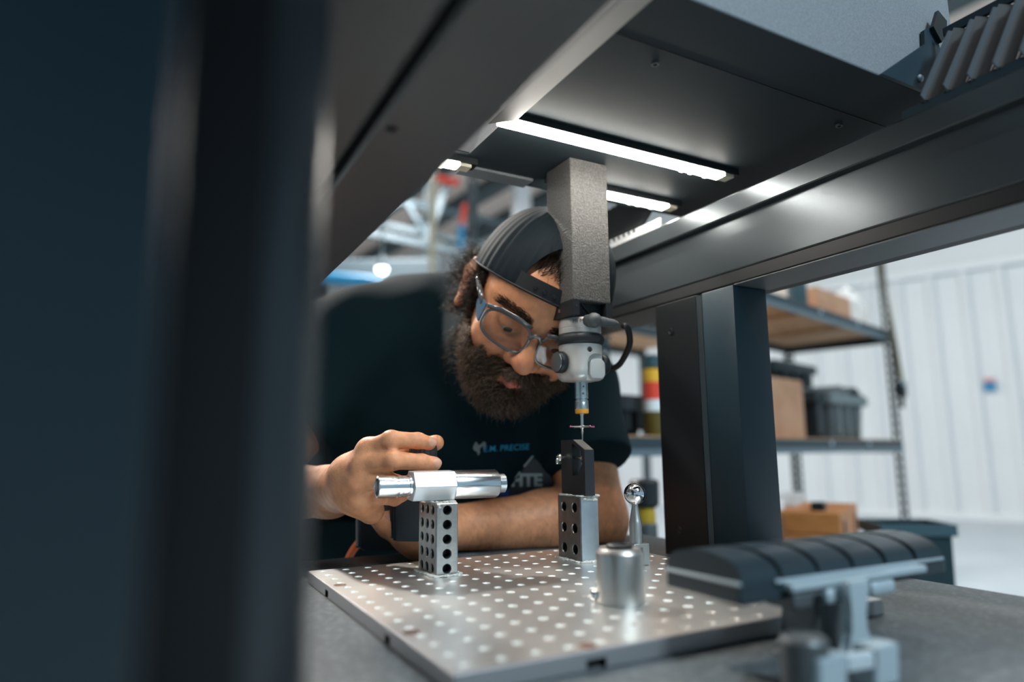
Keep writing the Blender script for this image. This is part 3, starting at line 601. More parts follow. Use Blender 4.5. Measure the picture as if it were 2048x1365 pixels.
pxprism('lever', [(1698, 1166), (1742, 1160), (1737, 1190), (1730, 1225), (1733, 1262), (1748, 1292), (1759, 1310), (1690, 1322), (1702, 1296), (1708, 1262), (1707, 1225), (1699, 1190)], -.4680, .007, M['grey_alu'])
pxprism('lever_pad', [(1694, 1313), (1757, 1304), (1760, 1337), (1697, 1347)], -.4990, .0055, M['pad_alu'] if 'pad_alu' in M else M.setdefault('pad_alu', mat('pale_anodised', (.55, .62, .66), .4, metal=.3)), .001)
pxprism('yoke', [(1640, 1322), (1695, 1308), (1700, 1440), (1644, 1450)], -.5000, .016, M['grey_alu'], .001)
pxprism('yoke', [(1752, 1298), (1798, 1286), (1806, 1430), (1758, 1440)], -.5000, .016, M['grey_alu'], .001)
hub = PY(1606, 1272, -.484)
bm = BM(); lathe(bm, [(.0138, -.0125-hub.z), (.0138, -.0022), (.0125, -.0002), (.004, 0)], 40, Matrix.Translation(hub)); obj('clamp_hub', bm, M['grey_dark'], rk, world=True, auto=30)
bm = BM(); lathe(bm, [(.0030, 0), (.0030, .0016), (.0016, .0016), (.0016, .0008)], 16, frame((hub.x+.005, hub.y-.0128, hub.z-.017), (.35, -1, 0)), cap1=False); obj('screw', bm, M['black'], rk, world=True)
# ------------------------------------------------------------------ storage shelf behind the right column
SD = Vector((.966, .259, 0)); SE = Vector((-.259, .966, 0))
S0 = P(1793, 770, 3.7); S0.z = ZF
SM = Matrix(((SD.x, SE.x, 0, S0.x), (SD.y, SE.y, 0, S0.y), (0, 0, 1, ZF), (0, 0, 0, 1)))   # local: x along the front (right end at 0), y back, z up from floor
SMI = SM.inverted()
def SL(px, py, y):                  # local point of the shelf seen at a pixel on depth plane y
    d = SMI.to_3x3() @ (P(px, py, 1)-CAM); c = SMI @ CAM; return c + d*((y-c.y)/d.y)
W, DEP = 2.54, .60
su = thing('storage_shelf', 'dark steel storage shelf with wooden decks standing before the white wall', 'shelf', mw=SM)
zu, zm, zl = SL(1770, 664, 0).z, SL(1801, 886, 0).z, SL(1801, 886, 0).z-.60
def post(x, y, sx, sy):
    b = BM(); n = 44; z = 0; H = 2.05
    # slotted angle: two flanges, each a ladder of strips around slots
    for (ax, a, c) in (('x', x, x+sx*.045), ('y', y, y+sy*.045)):
        lo, hi = min(a, c), max(a, c); w3 = (hi-lo)
        for k in range(n):
            z0 = k*H/n; z1 = z0 + H/n
            segs_ = [(lo, hi, z0, z0+(z1-z0)*.45), (lo, lo+w3*.3, z0+(z1-z0)*.45, z1), (hi-w3*.3, hi, z0+(z1-z0)*.45, z1)]
            for (p, q, r, s) in segs_:
                if ax == 'x': box(b, p, q, y-.001*sy, y+.001*sy, r, s)
                else: box(b, x-.001, x+.001, p, q, r, s)
    bmesh.ops.remove_doubles(b, verts=b.verts, dist=.0002); return obj('post', b, M['shelf'], su)
for (x, y, sx, sy) in ((0, 0, -1, 1), (0, DEP, -1, -1), (-W, 0, 1, 1), (-W, DEP, 1, -1)): post(x, y, sx, sy)
M['lip'] = mat('lit_beam_lip', (.10, .14, .16), .4)  # lower part of each beam painted lighter, as lit from the front
for z in (zu, zm, zl):
    for yy in (0, DEP):
        b = BM(); s = 1 if yy == 0 else -1
        prism(b, [(yy-.004*s, z-.024), (yy-.004*s, z+.011), (yy+.006*s, z+.011), (yy+.006*s, z-.024)], -W, -.001, 'x'); obj('beam', b, M['shelf'], su)
        b = BM(); prism(b, [(yy-.0045*s, z-.046), (yy-.0045*s, z-.0245), (yy+.004*s, z-.0245), (yy+.004*s, z-.046)], -W, -.001, 'x'); obj('lit_beam_lip', b, M['lip'], su)
    for xx in (-.004, -W+.004):
        b = BM(); box(b, xx-.003, xx+.003, .008, DEP-.008, z-.052, z+.010); obj('end_beam', b, M['shelf'], su)
    for k in range(3):
        x1 = -.008-k*(W-.016)/3; x0 = x1-(W-.016)/3+.003
        b = BM(); box(b, x0, x1, .007, DEP-.007, z-.0045, z+.017); obj('deck_board', b, M['wood'], su)
    for k in range(1, 5):
        b = BM(); box(b, -k*W/5-.02, -k*W/5+.02, .007, DEP-.007, z-.026, z-.005); obj('deck_support', b, M['wood'], su)
for k, zz_ in ((0, zm), (1, zm), (2, zu)):
    for x in (-.50, -.95):
        b = BM(); lathe(b, [(.011, 0), (.011, .004), (.006, .007)], 12, frame((x, -.004, zz_-.006), (0, -1, 0))); obj('rivet', b, M['grey_alu'], su) if k != 1 else b.free()
zt = lambda z: z+.0172
# strap and ratchet over the right front post
st = thing('ratchet_strap', 'olive webbing strap with ratchet hanging over the right shelf post', 'strap', mw=SM)
a_, b_, c_, d_ = SL(1757, 500, -.03), SL(1773, 600, -.03), SL(1792, 700, -.035), SL(1803, 762, -.04)
bm = BM(); pts = [a_+Vector((0, 0, .35)), a_, b_, c_, d_]
for hw0, off in ((.038, 0),):
    L = [bm.verts.new(p+Vector((-hw0, 0, 0))) for p in pts]; R_ = [bm.verts.new(p+Vector((hw0, 0, 0))) for p in pts]
    for i in range(4): bm.faces.new((L[i], R_[i], R_[i+1], L[i+1]))
bmesh.ops.solidify(bm, geom=bm.faces[:], thickness=.004); obj('webbing', bm, M['strap'], st)
bm = BM(); pts = [b_+Vector((-.01, .0, .02)), SL(1784, 690, -.02), SL(1795, 760, -.03)]
L = [bm.verts.new(p+Vector((-.018, 0, 0))) for p in pts]; R_ = [bm.verts.new(p+Vector((.018, 0, 0))) for p in pts]
for i in range(2): bm.faces.new((L[i], R_[i], R_[i+1], L[i+1]))
bmesh.ops.solidify(bm, geom=bm.faces[:], thickness=.003); obj('webbing', bm, M['strap'], st)
rt_ = SL(1802, 775, -.03)
bm = BM(); box(bm, rt_.x-.030, rt_.x+.030, rt_.y-.02, rt_.y+.015, rt_.z-.055, rt_.z+.035, .008); obj('ratchet', bm, M['black'], st)
bm = BM(); tube(bm, [(rt_.x-.034, rt_.y-.022, rt_.z+.02), (rt_.x+.034, rt_.y-.022, rt_.z+.02)], .010, 12); obj('ratchet_spool', bm, M['chrome'], st)
bm = BM(); tube(bm, [(rt_.x, rt_.y, rt_.z-.05), (rt_.x+.006, rt_.y+.005, rt_.z-.11)], .012, 8); obj('hook', bm, M['blackmetal'], st)
# things on the upper deck
def sbox(name, label, cat, x0, x1, y0, y1, z0, z1, m, bev=.004, group=None):
    t = thing(name, label, cat, mw=SM @ Matrix.Translation(((x0+x1)/2, (y0+y1)/2, z0)), group=group)
    bm = BM(); box(bm, x0-(x0+x1)/2, x1-(x0+x1)/2, y0-(y0+y1)/2, y1-(y0+y1)/2, 0, z1-z0, bev); obj('body', bm, m, t); return t
U = zt(zu); Mz = zt(zm)
x0, x1 = SL(1640, 660, .04).x, SL(1706, 660, .04).x; zt1 = SL(1690, 594, .04).z
t = sbox('wrapped_bundle', 'brown bundle in clear plastic wrap near the right end of the upper deck', 'bundle', x0, x1, .04, .30, U, zt1, M['card'])
bm = BM(); box(bm, -(x1-x0)/2-.012, (x1-x0)/2+.01, -.02, .15, .001, zt1-U+.05, .02); obj('wrap', bm, M['wrap'], t)
bm = BM(); q = bmesh.ops.create_icosphere(bm, subdivisions=3, radius=1.0)['verts']; rnd = random.Random(3)
from mathutils import noise as mnoise
cw = SL(1733, 630, .03); hz = (cw.z-U)
for v in q:
    n = mnoise.noise(v.co*2.3); v.co = Vector((v.co.x*.100*(1+.3*n), v.co.y*.10*(1+.3*n), max(.0006, max(v.co.z, -.75)*.12*(1+.4*n)+.085)))
o = obj('wrap_bale', bm, M['wrap'], None, True); o.matrix_world = SM @ Matrix.Translation((cw.x, .13, U)); tag(o, 'crumpled ball of clear plastic wrap at the right end of the upper deck', 'wrap')
x0, x1 = SL(1530, 630, .05).x, SL(1586, 630, .05).x
sbox('white_carton', 'low white carton on the upper deck beside the tall dark bottle', 'box', x0, x1, .05, .30, U, SL(1570, 600, .05).z, M['white_paint'])
xb = SL(1607, 640, .05).x
t = thing('bottle', 'tall dark blue bottle on the upper deck between white carton and bundle', 'bottle', mw=SM @ Matrix.Translation((xb, .07, U)))
bm = BM(); lathe(bm, [(.040, 0), (.043, .005), (.043, .20), (.030, .235), (.016, .25), (.016, .275)], 24); obj('body', bm, M['tote_teal'], t, auto=40)
bm = BM(); lathe(bm, [(.018, .276), (.018, .31), (.012, .315)], 20); obj('cap', bm, M['black'], t, auto=40)
# things on the middle deck
x0, x1 = SL(1530, 870, .10).x, SL(1612, 870, .10).x
t = sbox('cardboard_box', 'brown cardboard box on the middle deck beside the grey tote', 'box', x0-.05, x1, .10, .36, Mz, SL(1600, 762, .10).z, M['card'])
def tote(name, label, x0, x1, y0, y1, z0, z1, m, group=None):
    t = thing(name, label, 'tote', mw=SM @ Matrix.Translation(((x0+x1)/2, (y0+y1)/2, z0)), group=group)
    hx, hy, h = (x1-x0)/2, (y1-y0)/2, z1-z0; bm = BM()
    A_ = [(-hx*.9, -hy*.9, 0), (hx*.9, -hy*.9, 0), (hx*.9, hy*.9, 0), (-hx*.9, hy*.9, 0)]; B_ = [(-hx, -hy, h), (hx, -hy, h), (hx, hy, h), (-hx, hy, h)]
    va = [bm.verts.new(p) for p in A_]; vb_ = [bm.verts.new(p) for p in B_]; bm.faces.new(list(reversed(va)))
    for i in range(4): bm.faces.new((va[i], va[(i+1) % 4], vb_[(i+1) % 4], vb_[i]))
    bmesh.ops.solidify(bm, geom=bm.faces[:], thickness=.006); obj('tub', bm, m, t)
    bm = BM(); box(bm, -hx-.02, hx+.02, -hy-.02, -hy, h-.05, h); box(bm, -hx-.02, hx+.02, hy, hy+.02, h-.05, h); box(bm, -hx-.02, -hx, -hy, hy, h-.05, h); box(bm, hx, hx+.02, -hy, hy, h-.05, h)
    bmesh.ops.remove_doubles(bm, verts=bm.verts, dist=.0001); o = obj('rim', bm, m, t)
    for k in (-1, 0, 1):
        bm = BM(); box(bm, k*hx*.55-.012, k*hx*.55+.012, -hy-.010, -hy*.9, .02, h-.05); obj('rib', bm, m, t)
    return t
x0, x1 = SL(1655, 870, .12).x, SL(1722, 870, .12).x
t = tote('grey_tote', 'grey plastic tote with folded lid flaps on the middle deck', x0, x1, .10, .36, Mz, SL(1690, 792, .12).z, M['tote'])
h = SL(1690, 792, .12).z-Mz; hw = (x1-x0)/2
for k, (cx, sg_) in enumerate(((-hw*.5, -1), (hw*.75, 1), (hw*.1, -1))):
    bm = BM(); box(bm, -.05, .05, -.14, .14, 0, .012, .003); o = obj('lid_flap', bm, M['tote'], t); o.matrix_basis = Matrix.Translation((cx, 0, h+.012)) @ Matrix.Rotation(sg_*.5, 4, 'Y')
x0, x1 = SL(1620, 870, .16).x, SL(1636, 870, .16).x
tote('dark_tote', 'narrow dark tote squeezed between cardboard box and grey tote', x0, x1, .13, .36, Mz, SL(1630, 785, .16).z, M['tote_dark'])
x0, x1 = -.56, -.075
tote('teal_tote', 'tall dark teal tote at the back of the middle deck behind the cardboard box', x0, x1, .42, .52, Mz, SL(1600, 730, .42).z, M['tote_teal'])
# left half of the middle deck, seen between probe and column
x0, x1 = SL(1180, 835, .14).x, SL(1290, 835, .14).x
for i in range(4):
    a0 = x0+(x1-x0)*i/4; a1 = x0+(x1-x0)*(i+1)/4-.006
    tote('parts_bin', ['dark grey parts bin, leftmost of the row left of the yellow can', 'dark grey parts bin, second from the left in the row', 'dark grey parts bin, third from the left in the row', 'dark grey parts bin right beside the yellow and red can'][i], a0+.02, a1-.02, .14, .36, Mz, SL(1260, 792, .14).z, M['tote_dark'], 'dark parts bins on the middle deck')
xb = SL(1308, 835, .06).x; zc = SL(1308, 712, .06).z-Mz
t = thing('spray_can', 'yellow and red spray can with dark cap beside the right column', 'can', mw=SM @ Matrix.Translation((xb, .06, Mz)))
rr = .033
bm = BM(); lathe(bm, [(rr*.95, 0), (rr, .004), (rr, zc*.30)], 28); obj('can_base', bm, mat('gold_black', (.10, .07, .01), .4), t, auto=40)
bm = BM(); lathe(bm, [(rr, zc*.301), (rr, zc*.44)], 28); obj('pale_band', bm, M['white_paint'], t, auto=40)
bm = BM(); lathe(bm, [(rr, zc*.441), (rr, zc*.66)], 28); obj('red_band', bm, M['red'], t, auto=40)
bm = BM(); lathe(bm, [(rr, zc*.661), (rr, zc*.80), (rr*.6, zc*.84)], 28); obj('yellow_band', bm, M['yellow'], t, auto=40)
bm = BM(); lathe(bm, [(rr*.9, zc*.841), (rr*.9, zc*.98), (rr*.7, zc)], 28); obj('cap', bm, M['tote_teal'], t, auto=40)
# second shelf farther back: only its decks show between probe and column
s2 = thing('storage_shelf', 'second shelf farther back, its wooden deck seen just right of the probe head', 'shelf', P(1262, 690, 4.9))
c2 = P(1270, 668, 4.9); c2.z = 0; S2M = Matrix(((SD.x, SE.x, 0, c2.x), (SD.y, SE.y, 0, c2.y), (0, 0, 1, 0), (0, 0, 0, 1)))
z2 = P(1270, 658, 4.9).z
for nm, bx, m in (('deck_board', (-.9, .9, 0, .6, z2, z2+.02), M['wood']), ('beam', (-.9, .9, -.03, -.002, z2-.04, z2+.03), M['shelf']), ('beam', (-.9, .9, .602, .63, z2-.06, z2+.02), M['shelf']), ('post', (-.95, -.9, -.03, .02, ZF, z2+.5), M['shelf']), ('post', (.9, .95, -.03, .02, ZF, z2+.5), M['shelf']), ('post', (-.95, -.9, .58, .63, ZF, z2+.5), M['shelf']), ('post', (.9, .95, .58, .63, ZF, z2+.5), M['shelf'])):
    bm = BM(); box(bm, *bx); bm.transform(S2M); obj(nm, bm, m, s2, world=True)
bm = BM(); box(bm, -.12, .62, .05, .5, 0, .24, .004); o = obj('plywood_crate', bm, mat('pink_ply', (.40, .22, .15), .7, var=(12, (.52, .31, .22), .4, .6))); o.matrix_world = S2M @ Matrix.Translation((0, 0, z2+.0205)); tag(o, 'pinkish plywood crate on the farther shelf, right of the probe connector', 'crate')
# lower deck: oak box with latches and odds and ends, standing on a bench
bz = SL(1660, 1085, .0).z
bench = thing('work_bench', 'low wooden bench top carrying the oak instrument box', 'bench', mw=SM)
yb0 = -.35
bx0, bx1 = SL(1560, 1070, yb0+.08).x, SL(1752, 1070, yb0+.08).x
bm = BM(); box(bm, bx0-.06, bx1+.02, yb0, yb0+.34, bz-.03, bz, .003); obj('bench_top', bm, M['wood'], bench)
for xx in (bx0-.05, bx1-.05):
    bm = BM(); box(bm, xx, xx+.05, yb0+.02, yb0+.32, .001, bz-.0301, .002); obj('leg', bm, M['shelf'], bench)
bt = SL(1690, 1018, yb0+.02).z-bz
wx0, wx1 = SL(1643, 1060, yb0+.02).x, SL(1752, 1060, yb0+.02).x
wb = thing('instrument_box', 'brown oak instrument box with two metal latches behind the probe rack', 'box', mw=SM @ Matrix.Translation(((wx0+wx1)/2, yb0+.02, bz)) @ Matrix.Rotation(math.radians(14), 4, 'Z'))
hw = (wx1-wx0)/2
bm = BM(); box(bm, -hw, hw, 0, .26, 0, bt*.66, .003); obj('case', bm, M['wood_box'], wb)
bm = BM(); box(bm, -hw, hw, 0, .26, bt*.67, bt, .003); obj('lid', bm, M['wood_box'], wb)
for x in (-hw*.62, hw*.55):
    bm = BM(); box(bm, x-.008, x+.008, -.004, -.0003, bt*.48, bt*.86, .001); obj('latch', bm, M['blackmetal'], wb)
bm = BM(); tube(bm, [(-hw*.52, -.004, bt*.55), (-hw*.38, -.03, bt*.50)], .008, 12); obj('knob', bm, M['chrome'], wb)
top = wb.matrix_basis.copy()
def onbox(name, label, cat, x, y, sx, sy, sz, m):
    o = thing(name, label, cat, mw=top @ Matrix.Translation((x*hw, y, bt+.0003))); bm = BM(); box(bm, -sx/2, sx/2, -sy/2, sy/2, 0, sz, .003); obj('body', bm, m, o); return o
onbox('black_case', 'small black case lying on the oak instrument box', 'case', -.62, .07, .055, .04, .026, M['black'])
onbox('clear_tray', 'pale translucent tray at the back of the oak instrument box', 'tray', .2, .19, .16, .06, .042, M['wrap'])
onbox('paper_roll', 'crumpled white paper at the left end of the oak box', 'paper', -.85, .2, .05, .06, .03, M['white_paint'])
px0 = SL(1575, 1060, yb0+.05).x; px1 = SL(1606, 1060, yb0+.05).x
sb = thing('open_crate', 'dark brown open crate left of the oak instrument box', 'crate', mw=SM @ Matrix.Translation(((px0+px1)/2, yb0+.10, bz)))
hx = (px1-px0)/2-.012
M['wood_dark'] = mat('dark_crate_wood', (.13, .055, .025), .6, var=(20, (.18, .08, .035), .4, .6))
for nm, bx in (('side', (-hx, hx, 0, .012, .001, bt*.95)), ('side', (-hx, hx, .188, .20, .001, bt*.95)), ('side', (-hx, -hx+.012, .013, .187, .001, bt*.95)), ('side', (hx-.012, hx, .013, .187, .001, bt*.95)), ('base', (-hx+.013, hx-.013, .013, .187, .001, .012))):
    bm = BM(); box(bm, *bx, .001); obj(nm, bm, M['wood_dark'], sb)
wc = SL(1590, 1062, yb0+.02)
lb2 = thing('label_card', 'small white card standing before the dark brown crate', 'card', mw=SM @ Matrix.Translation((wc.x, yb0+.04, bz)))
bm = BM(); box(bm, -.032, .032, -.004, .004, 0, .058, .001); obj('card', bm, M['white_paint'], lb2)
for k in range(3):
    o = thing(['cup', 'pipe_fitting', 'tape_roll'][k], ['white cup at the left end of the dark brown crate', 'grey fitting between white cup and beige roll in the crate', 'beige roll at the right end of the dark brown crate'][k], ['cup', 'fitting', 'roll'][k], mw=SM @ Matrix.Translation((px0+.034+(px1-px0-.068)*.5*k, yb0+.16+.04*k, bz)))
    bm = BM(); lathe(bm, [(.013, 0.0125), (.0145, bt+.012+.022*(k != 1)), (.011, bt+.03+.010*(k == 0))], 20); obj('body', bm, [M['white_paint'], M['tote'], M['cream']][k], o, auto=40)
# dark jug with yellow band between elbow and column, tall grey cabinet end
jx = P(1292, 1075, 1.62)
bz2 = P(1292, 1100, 1.62).z
tb = thing('side_stand', 'dark steel side stand between the granite table and the shelf', 'stand', (jx.x, jx.y, ZF))
bm = BM(); box(bm, -.10, .10, -.10, .08, bz2-ZF-.03, bz2-ZF, .004); obj('top', bm, M['shelf'], tb)
bm = BM(); box(bm, -.08, .08, -.08, .06, 0.0, bz2-ZF-.0305, .004); obj('pedestal', bm, M['shelf'], tb)
jg = thing('grease_gun', 'black and yellow hand tool standing behind the polished ball', 'tool', (jx.x, jx.y, bz2)); h = (1100-962)/FPX*1.62; r = .0275
bm = BM(); lathe(bm, [(r*1.0, 0), (r*1.02, .005), (r*1.02, h*.36), (r*.9, h*.38)], 24); obj('steel_base', bm, M['grey_dark'], jg, auto=40)
bm = BM(); lathe(bm, [(r*.88, h*.381), (r*.92, h*.40), (r*.86, h*.60)], 24); obj('yellow_grip', bm, mat('ochre', (.42, .27, .02), .5), jg, auto=40)
bm = BM(); lathe(bm, [(r*.98, h*.601), (r*1.25, h*.64), (r*1.3, h*.96), (r*1.1, h)], 24); obj('black_head', bm, M['black'], jg, auto=40)
# teal waste bin at the right, beyond the granite
bc = P(1815, 1100, 2.0)
wbn = thing('waste_bin', 'dark green open bin beyond the right end of the probe rack', 'bin', (bc.x, bc.y, ZF), rz=-.6)
hb = P(1850, 1046, 2.0).z-ZF; bm = BM()
va = [bm.verts.new(p) for p in [(-.075, -.06, 0), (.075, -.06, 0), (.075, .06, 0), (-.075, .06, 0)]]; vb2 = [bm.verts.new(p) for p in [(-.092, -.075, hb), (.092, -.075, hb), (.092, .075, hb), (-.092, .075, hb)]]
bm.faces.new(va)
for i in range(4): bm.faces.new((va[i], va[(i+1) % 4], vb2[(i+1) % 4], vb2[i]))
bmesh.ops.solidify(bm, geom=bm.faces[:], thickness=.005); obj('tub', bm, M['tote_teal'], wbn)
bm = BM()
for q in ((-.103, .103, -.086, -.076), (-.103, .103, .076, .086), (-.103, -.093, -.076, .076), (.093, .103, -.076, .076)): box(bm, *q, hb-.03, hb+.002)
bmesh.ops.remove_doubles(bm, verts=bm.verts, dist=.0001); obj('rim', bm, M['tote_teal'], wbn)
# orange air hose left of the hand
hs = BM(); tube(hs, spline([P(684, 1150, .99), P(700, 1112, .98), P(716, 1088, .975), P(738, 1068, .975), P(770, 1050, .98)], 6), .0055, 12)
tag(obj('air_hose', hs, M['orange_hose'], smooth=True), 'orange air hose curving up behind the left end of the plate', 'hose')
# ------------------------------------------------------------------ the man: one continuous body grown from a distance field
def smin(a, b, k): 
    h = np.clip(.5+.5*(b-a)/k, 0, 1); return b*(1-h)+a*h-k*h*(1-h)
class Field:
    def __init__(s, lo, hi, res):
        s.lo = np.array(lo, np.float32); s.res = res; s.n = np.ceil((np.array(hi)-np.array(lo))/res).astype(int)+1
        s.f = np.full(s.n, .05, np.float32)
    def sub(s, lo, hi):
        a = np.clip(np.floor((np.array(lo)-s.lo)/s.res).astype(int), 0, s.n); b = np.clip(np.ceil((np.array(hi)-s.lo)/s.res).astype(int)+1, 0, s.n)
        if np.any(b-a < 1): return None
        sl = tuple(slice(a[i], b[i]) for i in range(3)); ax = [(s.lo[i]+np.arange(a[i], b[i])*s.res).astype(np.float32) for i in range(3)]
        return sl, np.meshgrid(*ax, indexing='ij', sparse=True)
    def put(s, lo, hi, fn, k, mode='+'):
        pad = k+3*s.res; r = s.sub(np.array(lo)-pad, np.array(hi)+pad)
        if r is None: return
        sl, (X, Y, Z) = r; v = fn(X, Y, Z).astype(np.float32); cur = s.f[sl]
        if mode == '+': s.f[sl] = smin(cur, v, k)
        else: s.f[sl] = -smin(-cur, v, k)
    def cap(s, a, b, ra, rb=None, k=.008, mode='+', flat=None):
        a = np.array(a, float); b = np.array(b, float); rb = ra if rb is None else rb; R = max(ra, rb); ba = b-a; L2 = max(float(ba@ba), 1e-12)
        def fn(X, Y, Z):
            t = np.clip(((X-a[0])*ba[0]+(Y-a[1])*ba[1]+(Z-a[2])*ba[2])/L2, 0, 1)
            dx, dy, dz = X-a[0]-t*ba[0], Y-a[1]-t*ba[1], Z-a[2]-t*ba[2]
            d2 = dx*dx+dy*dy+dz*dz
            if flat is not None:        # flatten along a direction: (unit vector, factor>1 makes it thinner that way)
                q = dx*flat[0][0]+dy*flat[0][1]+dz*flat[0][2]; d2 = d2+q*q*(flat[1]**2-1)
            return np.sqrt(d2)-(ra+(rb-ra)*t)
        s.put(np.minimum(a, b)-R, np.maximum(a, b)+R, fn, k, mode)
    def ell(s, c, r, Mx, k=.01, mode='+'):
        c = np.array(c, float); r = np.array(r, float); R = float(r.max()); Mx = np.array(Mx, float)
        def fn(X, Y, Z):
            x, y, z = X-c[0], Y-c[1], Z-c[2]
            l = [(x*Mx[0][i]+y*Mx[1][i]+z*Mx[2][i])/r[i] for i in range(3)]
            k0 = np.sqrt(l[0]**2+l[1]**2+l[2]**2); k1 = np.sqrt((l[0]/r[0])**2+(l[1]/r[1])**2+(l[2]/r[2])**2)
            return k0*(k0-1)/np.maximum(k1, 1e-6)
        s.put(c-R, c+R, fn, k, mode)
    def mesh(s, smooth=2):
        f = s.f; ins = f < 0; n = np.array(f.shape)
        c8 = [(i, j, k) for i in (0, 1) for j in (0, 1) for k in (0, 1)]
        v = lambda A, i, j, k: A[i:n[0]-1+i, j:n[1]-1+j, k:n[2]-1+k]
        cnt = np.zeros(n-1, np.uint8)
        for c in c8: cnt += v(ins, *c)
        cells = np.argwhere((cnt > 0) & (cnt < 8)); idx = np.full(n-1, -1, np.int32); idx[tuple(cells.T)] = np.arange(len(cells))
        val = {c: f[cells[:, 0]+c[0], cells[:, 1]+c[1], cells[:, 2]+c[2]] for c in c8}
        acc = np.zeros((len(cells), 3)); m = np.zeros(len(cells))
        for c in c8:
            for ax in range(3):
                if c[ax] == 0:
                    d = list(c); d[ax] = 1; d = tuple(d); a, b = val[c], val[d]; x = (a < 0) != (b < 0)
                    t = np.where(x, a/np.where(x, a-b, 1), 0)
                    p = np.tile(np.array(c, float), (len(cells), 1)); p[:, ax] = t; acc += p*x[:, None]; m += x
        V = s.lo + (cells+acc/m[:, None])*s.res
        F = []
        for ax in range(3):
            sl0 = [slice(0, n[i]-1) if i == ax else slice(1, n[i]-1) for i in range(3)]; sl1 = [slice(1, n[i]) if i == ax else slice(1, n[i]-1) for i in range(3)]
            A, B = ins[tuple(sl0)], ins[tuple(sl1)]; e = np.argwhere(A != B); fl = A[tuple(e.T)]
            base = e.copy()
            for i in range(3):
                if i != ax: base[:, i] += 1
            u, w_ = [(1, 2), (2, 0), (0, 1)][ax]; q = []
            for du, dw in ((1, 1), (0, 1), (0, 0), (1, 0)):
                p = base.copy(); p[:, u] -= du; p[:, w_] -= dw; q.append(idx[tuple(p.T)])
            q = np.stack(q, 1); q[~fl] = q[~fl][:, ::-1]; F.append(q)
        F = np.concatenate(F); F = F[(F >= 0).all(1)]
        for _ in range(smooth):
            S = np.zeros_like(V); C = np.zeros(len(V))
            for i in range(4):
                a, b = F[:, i], F[:, (i+1) % 4]
                for k in range(3): S[:, k] += np.bincount(a, V[b, k], len(V)) + np.bincount(b, V[a, k], len(V))
                C += np.bincount(a, minlength=len(V)) + np.bincount(b, minlength=len(V))
            V = V*.45 + .55*S/np.maximum(C, 1)[:, None]
        return V, F
def mesh_vf(name, V, F, smooth=True):
    me = bpy.data.meshes.new(name); me.vertices.add(len(V)); me.vertices.foreach_set('co', np.ascontiguousarray(V, np.float32).ravel())
    nl = F.size; per = F.shape[1]; me.loops.add(nl); me.loops.foreach_set('vertex_index', np.ascontiguousarray(F, np.int32).ravel())
    me.polygons.add(len(F)); me.polygons.foreach_set('loop_start', np.arange(0, nl, per, dtype=np.int32))
    me.polygons.foreach_set('use_smooth', np.full(len(F), smooth)); me.update(calc_edges=True); me.validate(); return me
def vcol(me, C):
    a = me.color_attributes.new('Col', 'FLOAT_COLOR', 'POINT'); a.data.foreach_set('color', np.concatenate([C, np.ones((len(C), 1))], 1).astype(np.float32).ravel())
# --- head frame: tilted 28 degrees, looking down and slightly to the right
ph_, pt_, yw_ = math.radians(28), math.radians(17), math.radians(13)
r0 = CR*math.cos(ph_)-CU*math.sin(ph_); u0 = CR*math.sin(ph_)+CU*math.cos(ph_); n0 = -CF
n1 = n0*math.cos(pt_)-u0*math.sin(pt_); u1 = u0*math.cos(pt_)+n0*math.sin(pt_)
n2 = n1*math.cos(yw_)+r0*math.sin(yw_); r2 = r0*math.cos(yw_)-n1*math.sin(yw_)
HS = 1.10                            # head scale
HO = P(1068, 668, .885)
HM = Matrix(((r2.x*HS, u1.x*HS, n2.x*HS, HO.x), (r2.y*HS, u1.y*HS, n2.y*HS, HO.y), (r2.z*HS, u1.z*HS, n2.z*HS, HO.z), (0, 0, 0, 1)))
HMI = HM.inverted()
HR = np.array([[r2.x, u1.x, n2.x], [r2.y, u1.y, n2.y], [r2.z, u1.z, n2.z]])
def H(x, y, z): return HM @ Vector((x/1000, y/1000, z/1000))
B = Field((-.20, -.12, -.30), (.62, .62, .50), .0021)
def he(c, r, k=.010, mode='+'): B.ell(H(*c), np.array(r)*HS/1000, HR, k, mode)
def hc(a, b, ra, rb=None, k=.008, mode='+'): B.cap(H(*a), H(*b), ra*HS/1000, (ra if rb is None else rb)*HS/1000, k, mode)
# joints
SHR, SHL = P(735, 690, 1.17), P(1128, 770, 1.13)      # shoulders (viewer's left / right)
ELL, WRL = P(1188, 1040, 1.08), P(893, 1056, .955)    # arm lying on the table
ELR, WRR = P(470, 985, .97), P(662, 984, .868)
NK = P(935, 680, 1.09)
CH, BL = P(930, 860, 1.22), P(930, 1150, 1.32)
# torso, neck
B.cap(CH, P(930, 700, 1.2), .13, .10, .05); B.cap(CH, BL, .14, .15, .05)
B.cap(P(930, 700, 1.2), SHR, .09, .060, .04); B.cap(P(930, 700, 1.2), SHL, .09, .060, .04)
B.cap(P(940, 690, 1.13), H(0, -55, -88), .066, .062, .03)
# arms
B.cap(SHL, ELL, .062, .052, .02); B.cap(ELL, ELL.lerp(WRL, .35), .050, .047, .02); B.cap(ELL.lerp(WRL, .35), WRL, .047, .030, .02)
B.cap(SHR, ELR, .060, .048, .02); B.cap(ELR, ELR.lerp(WRR, .4), .046, .044, .02); B.cap(ELR.lerp(WRR, .4), WRR, .044, .029, .02)
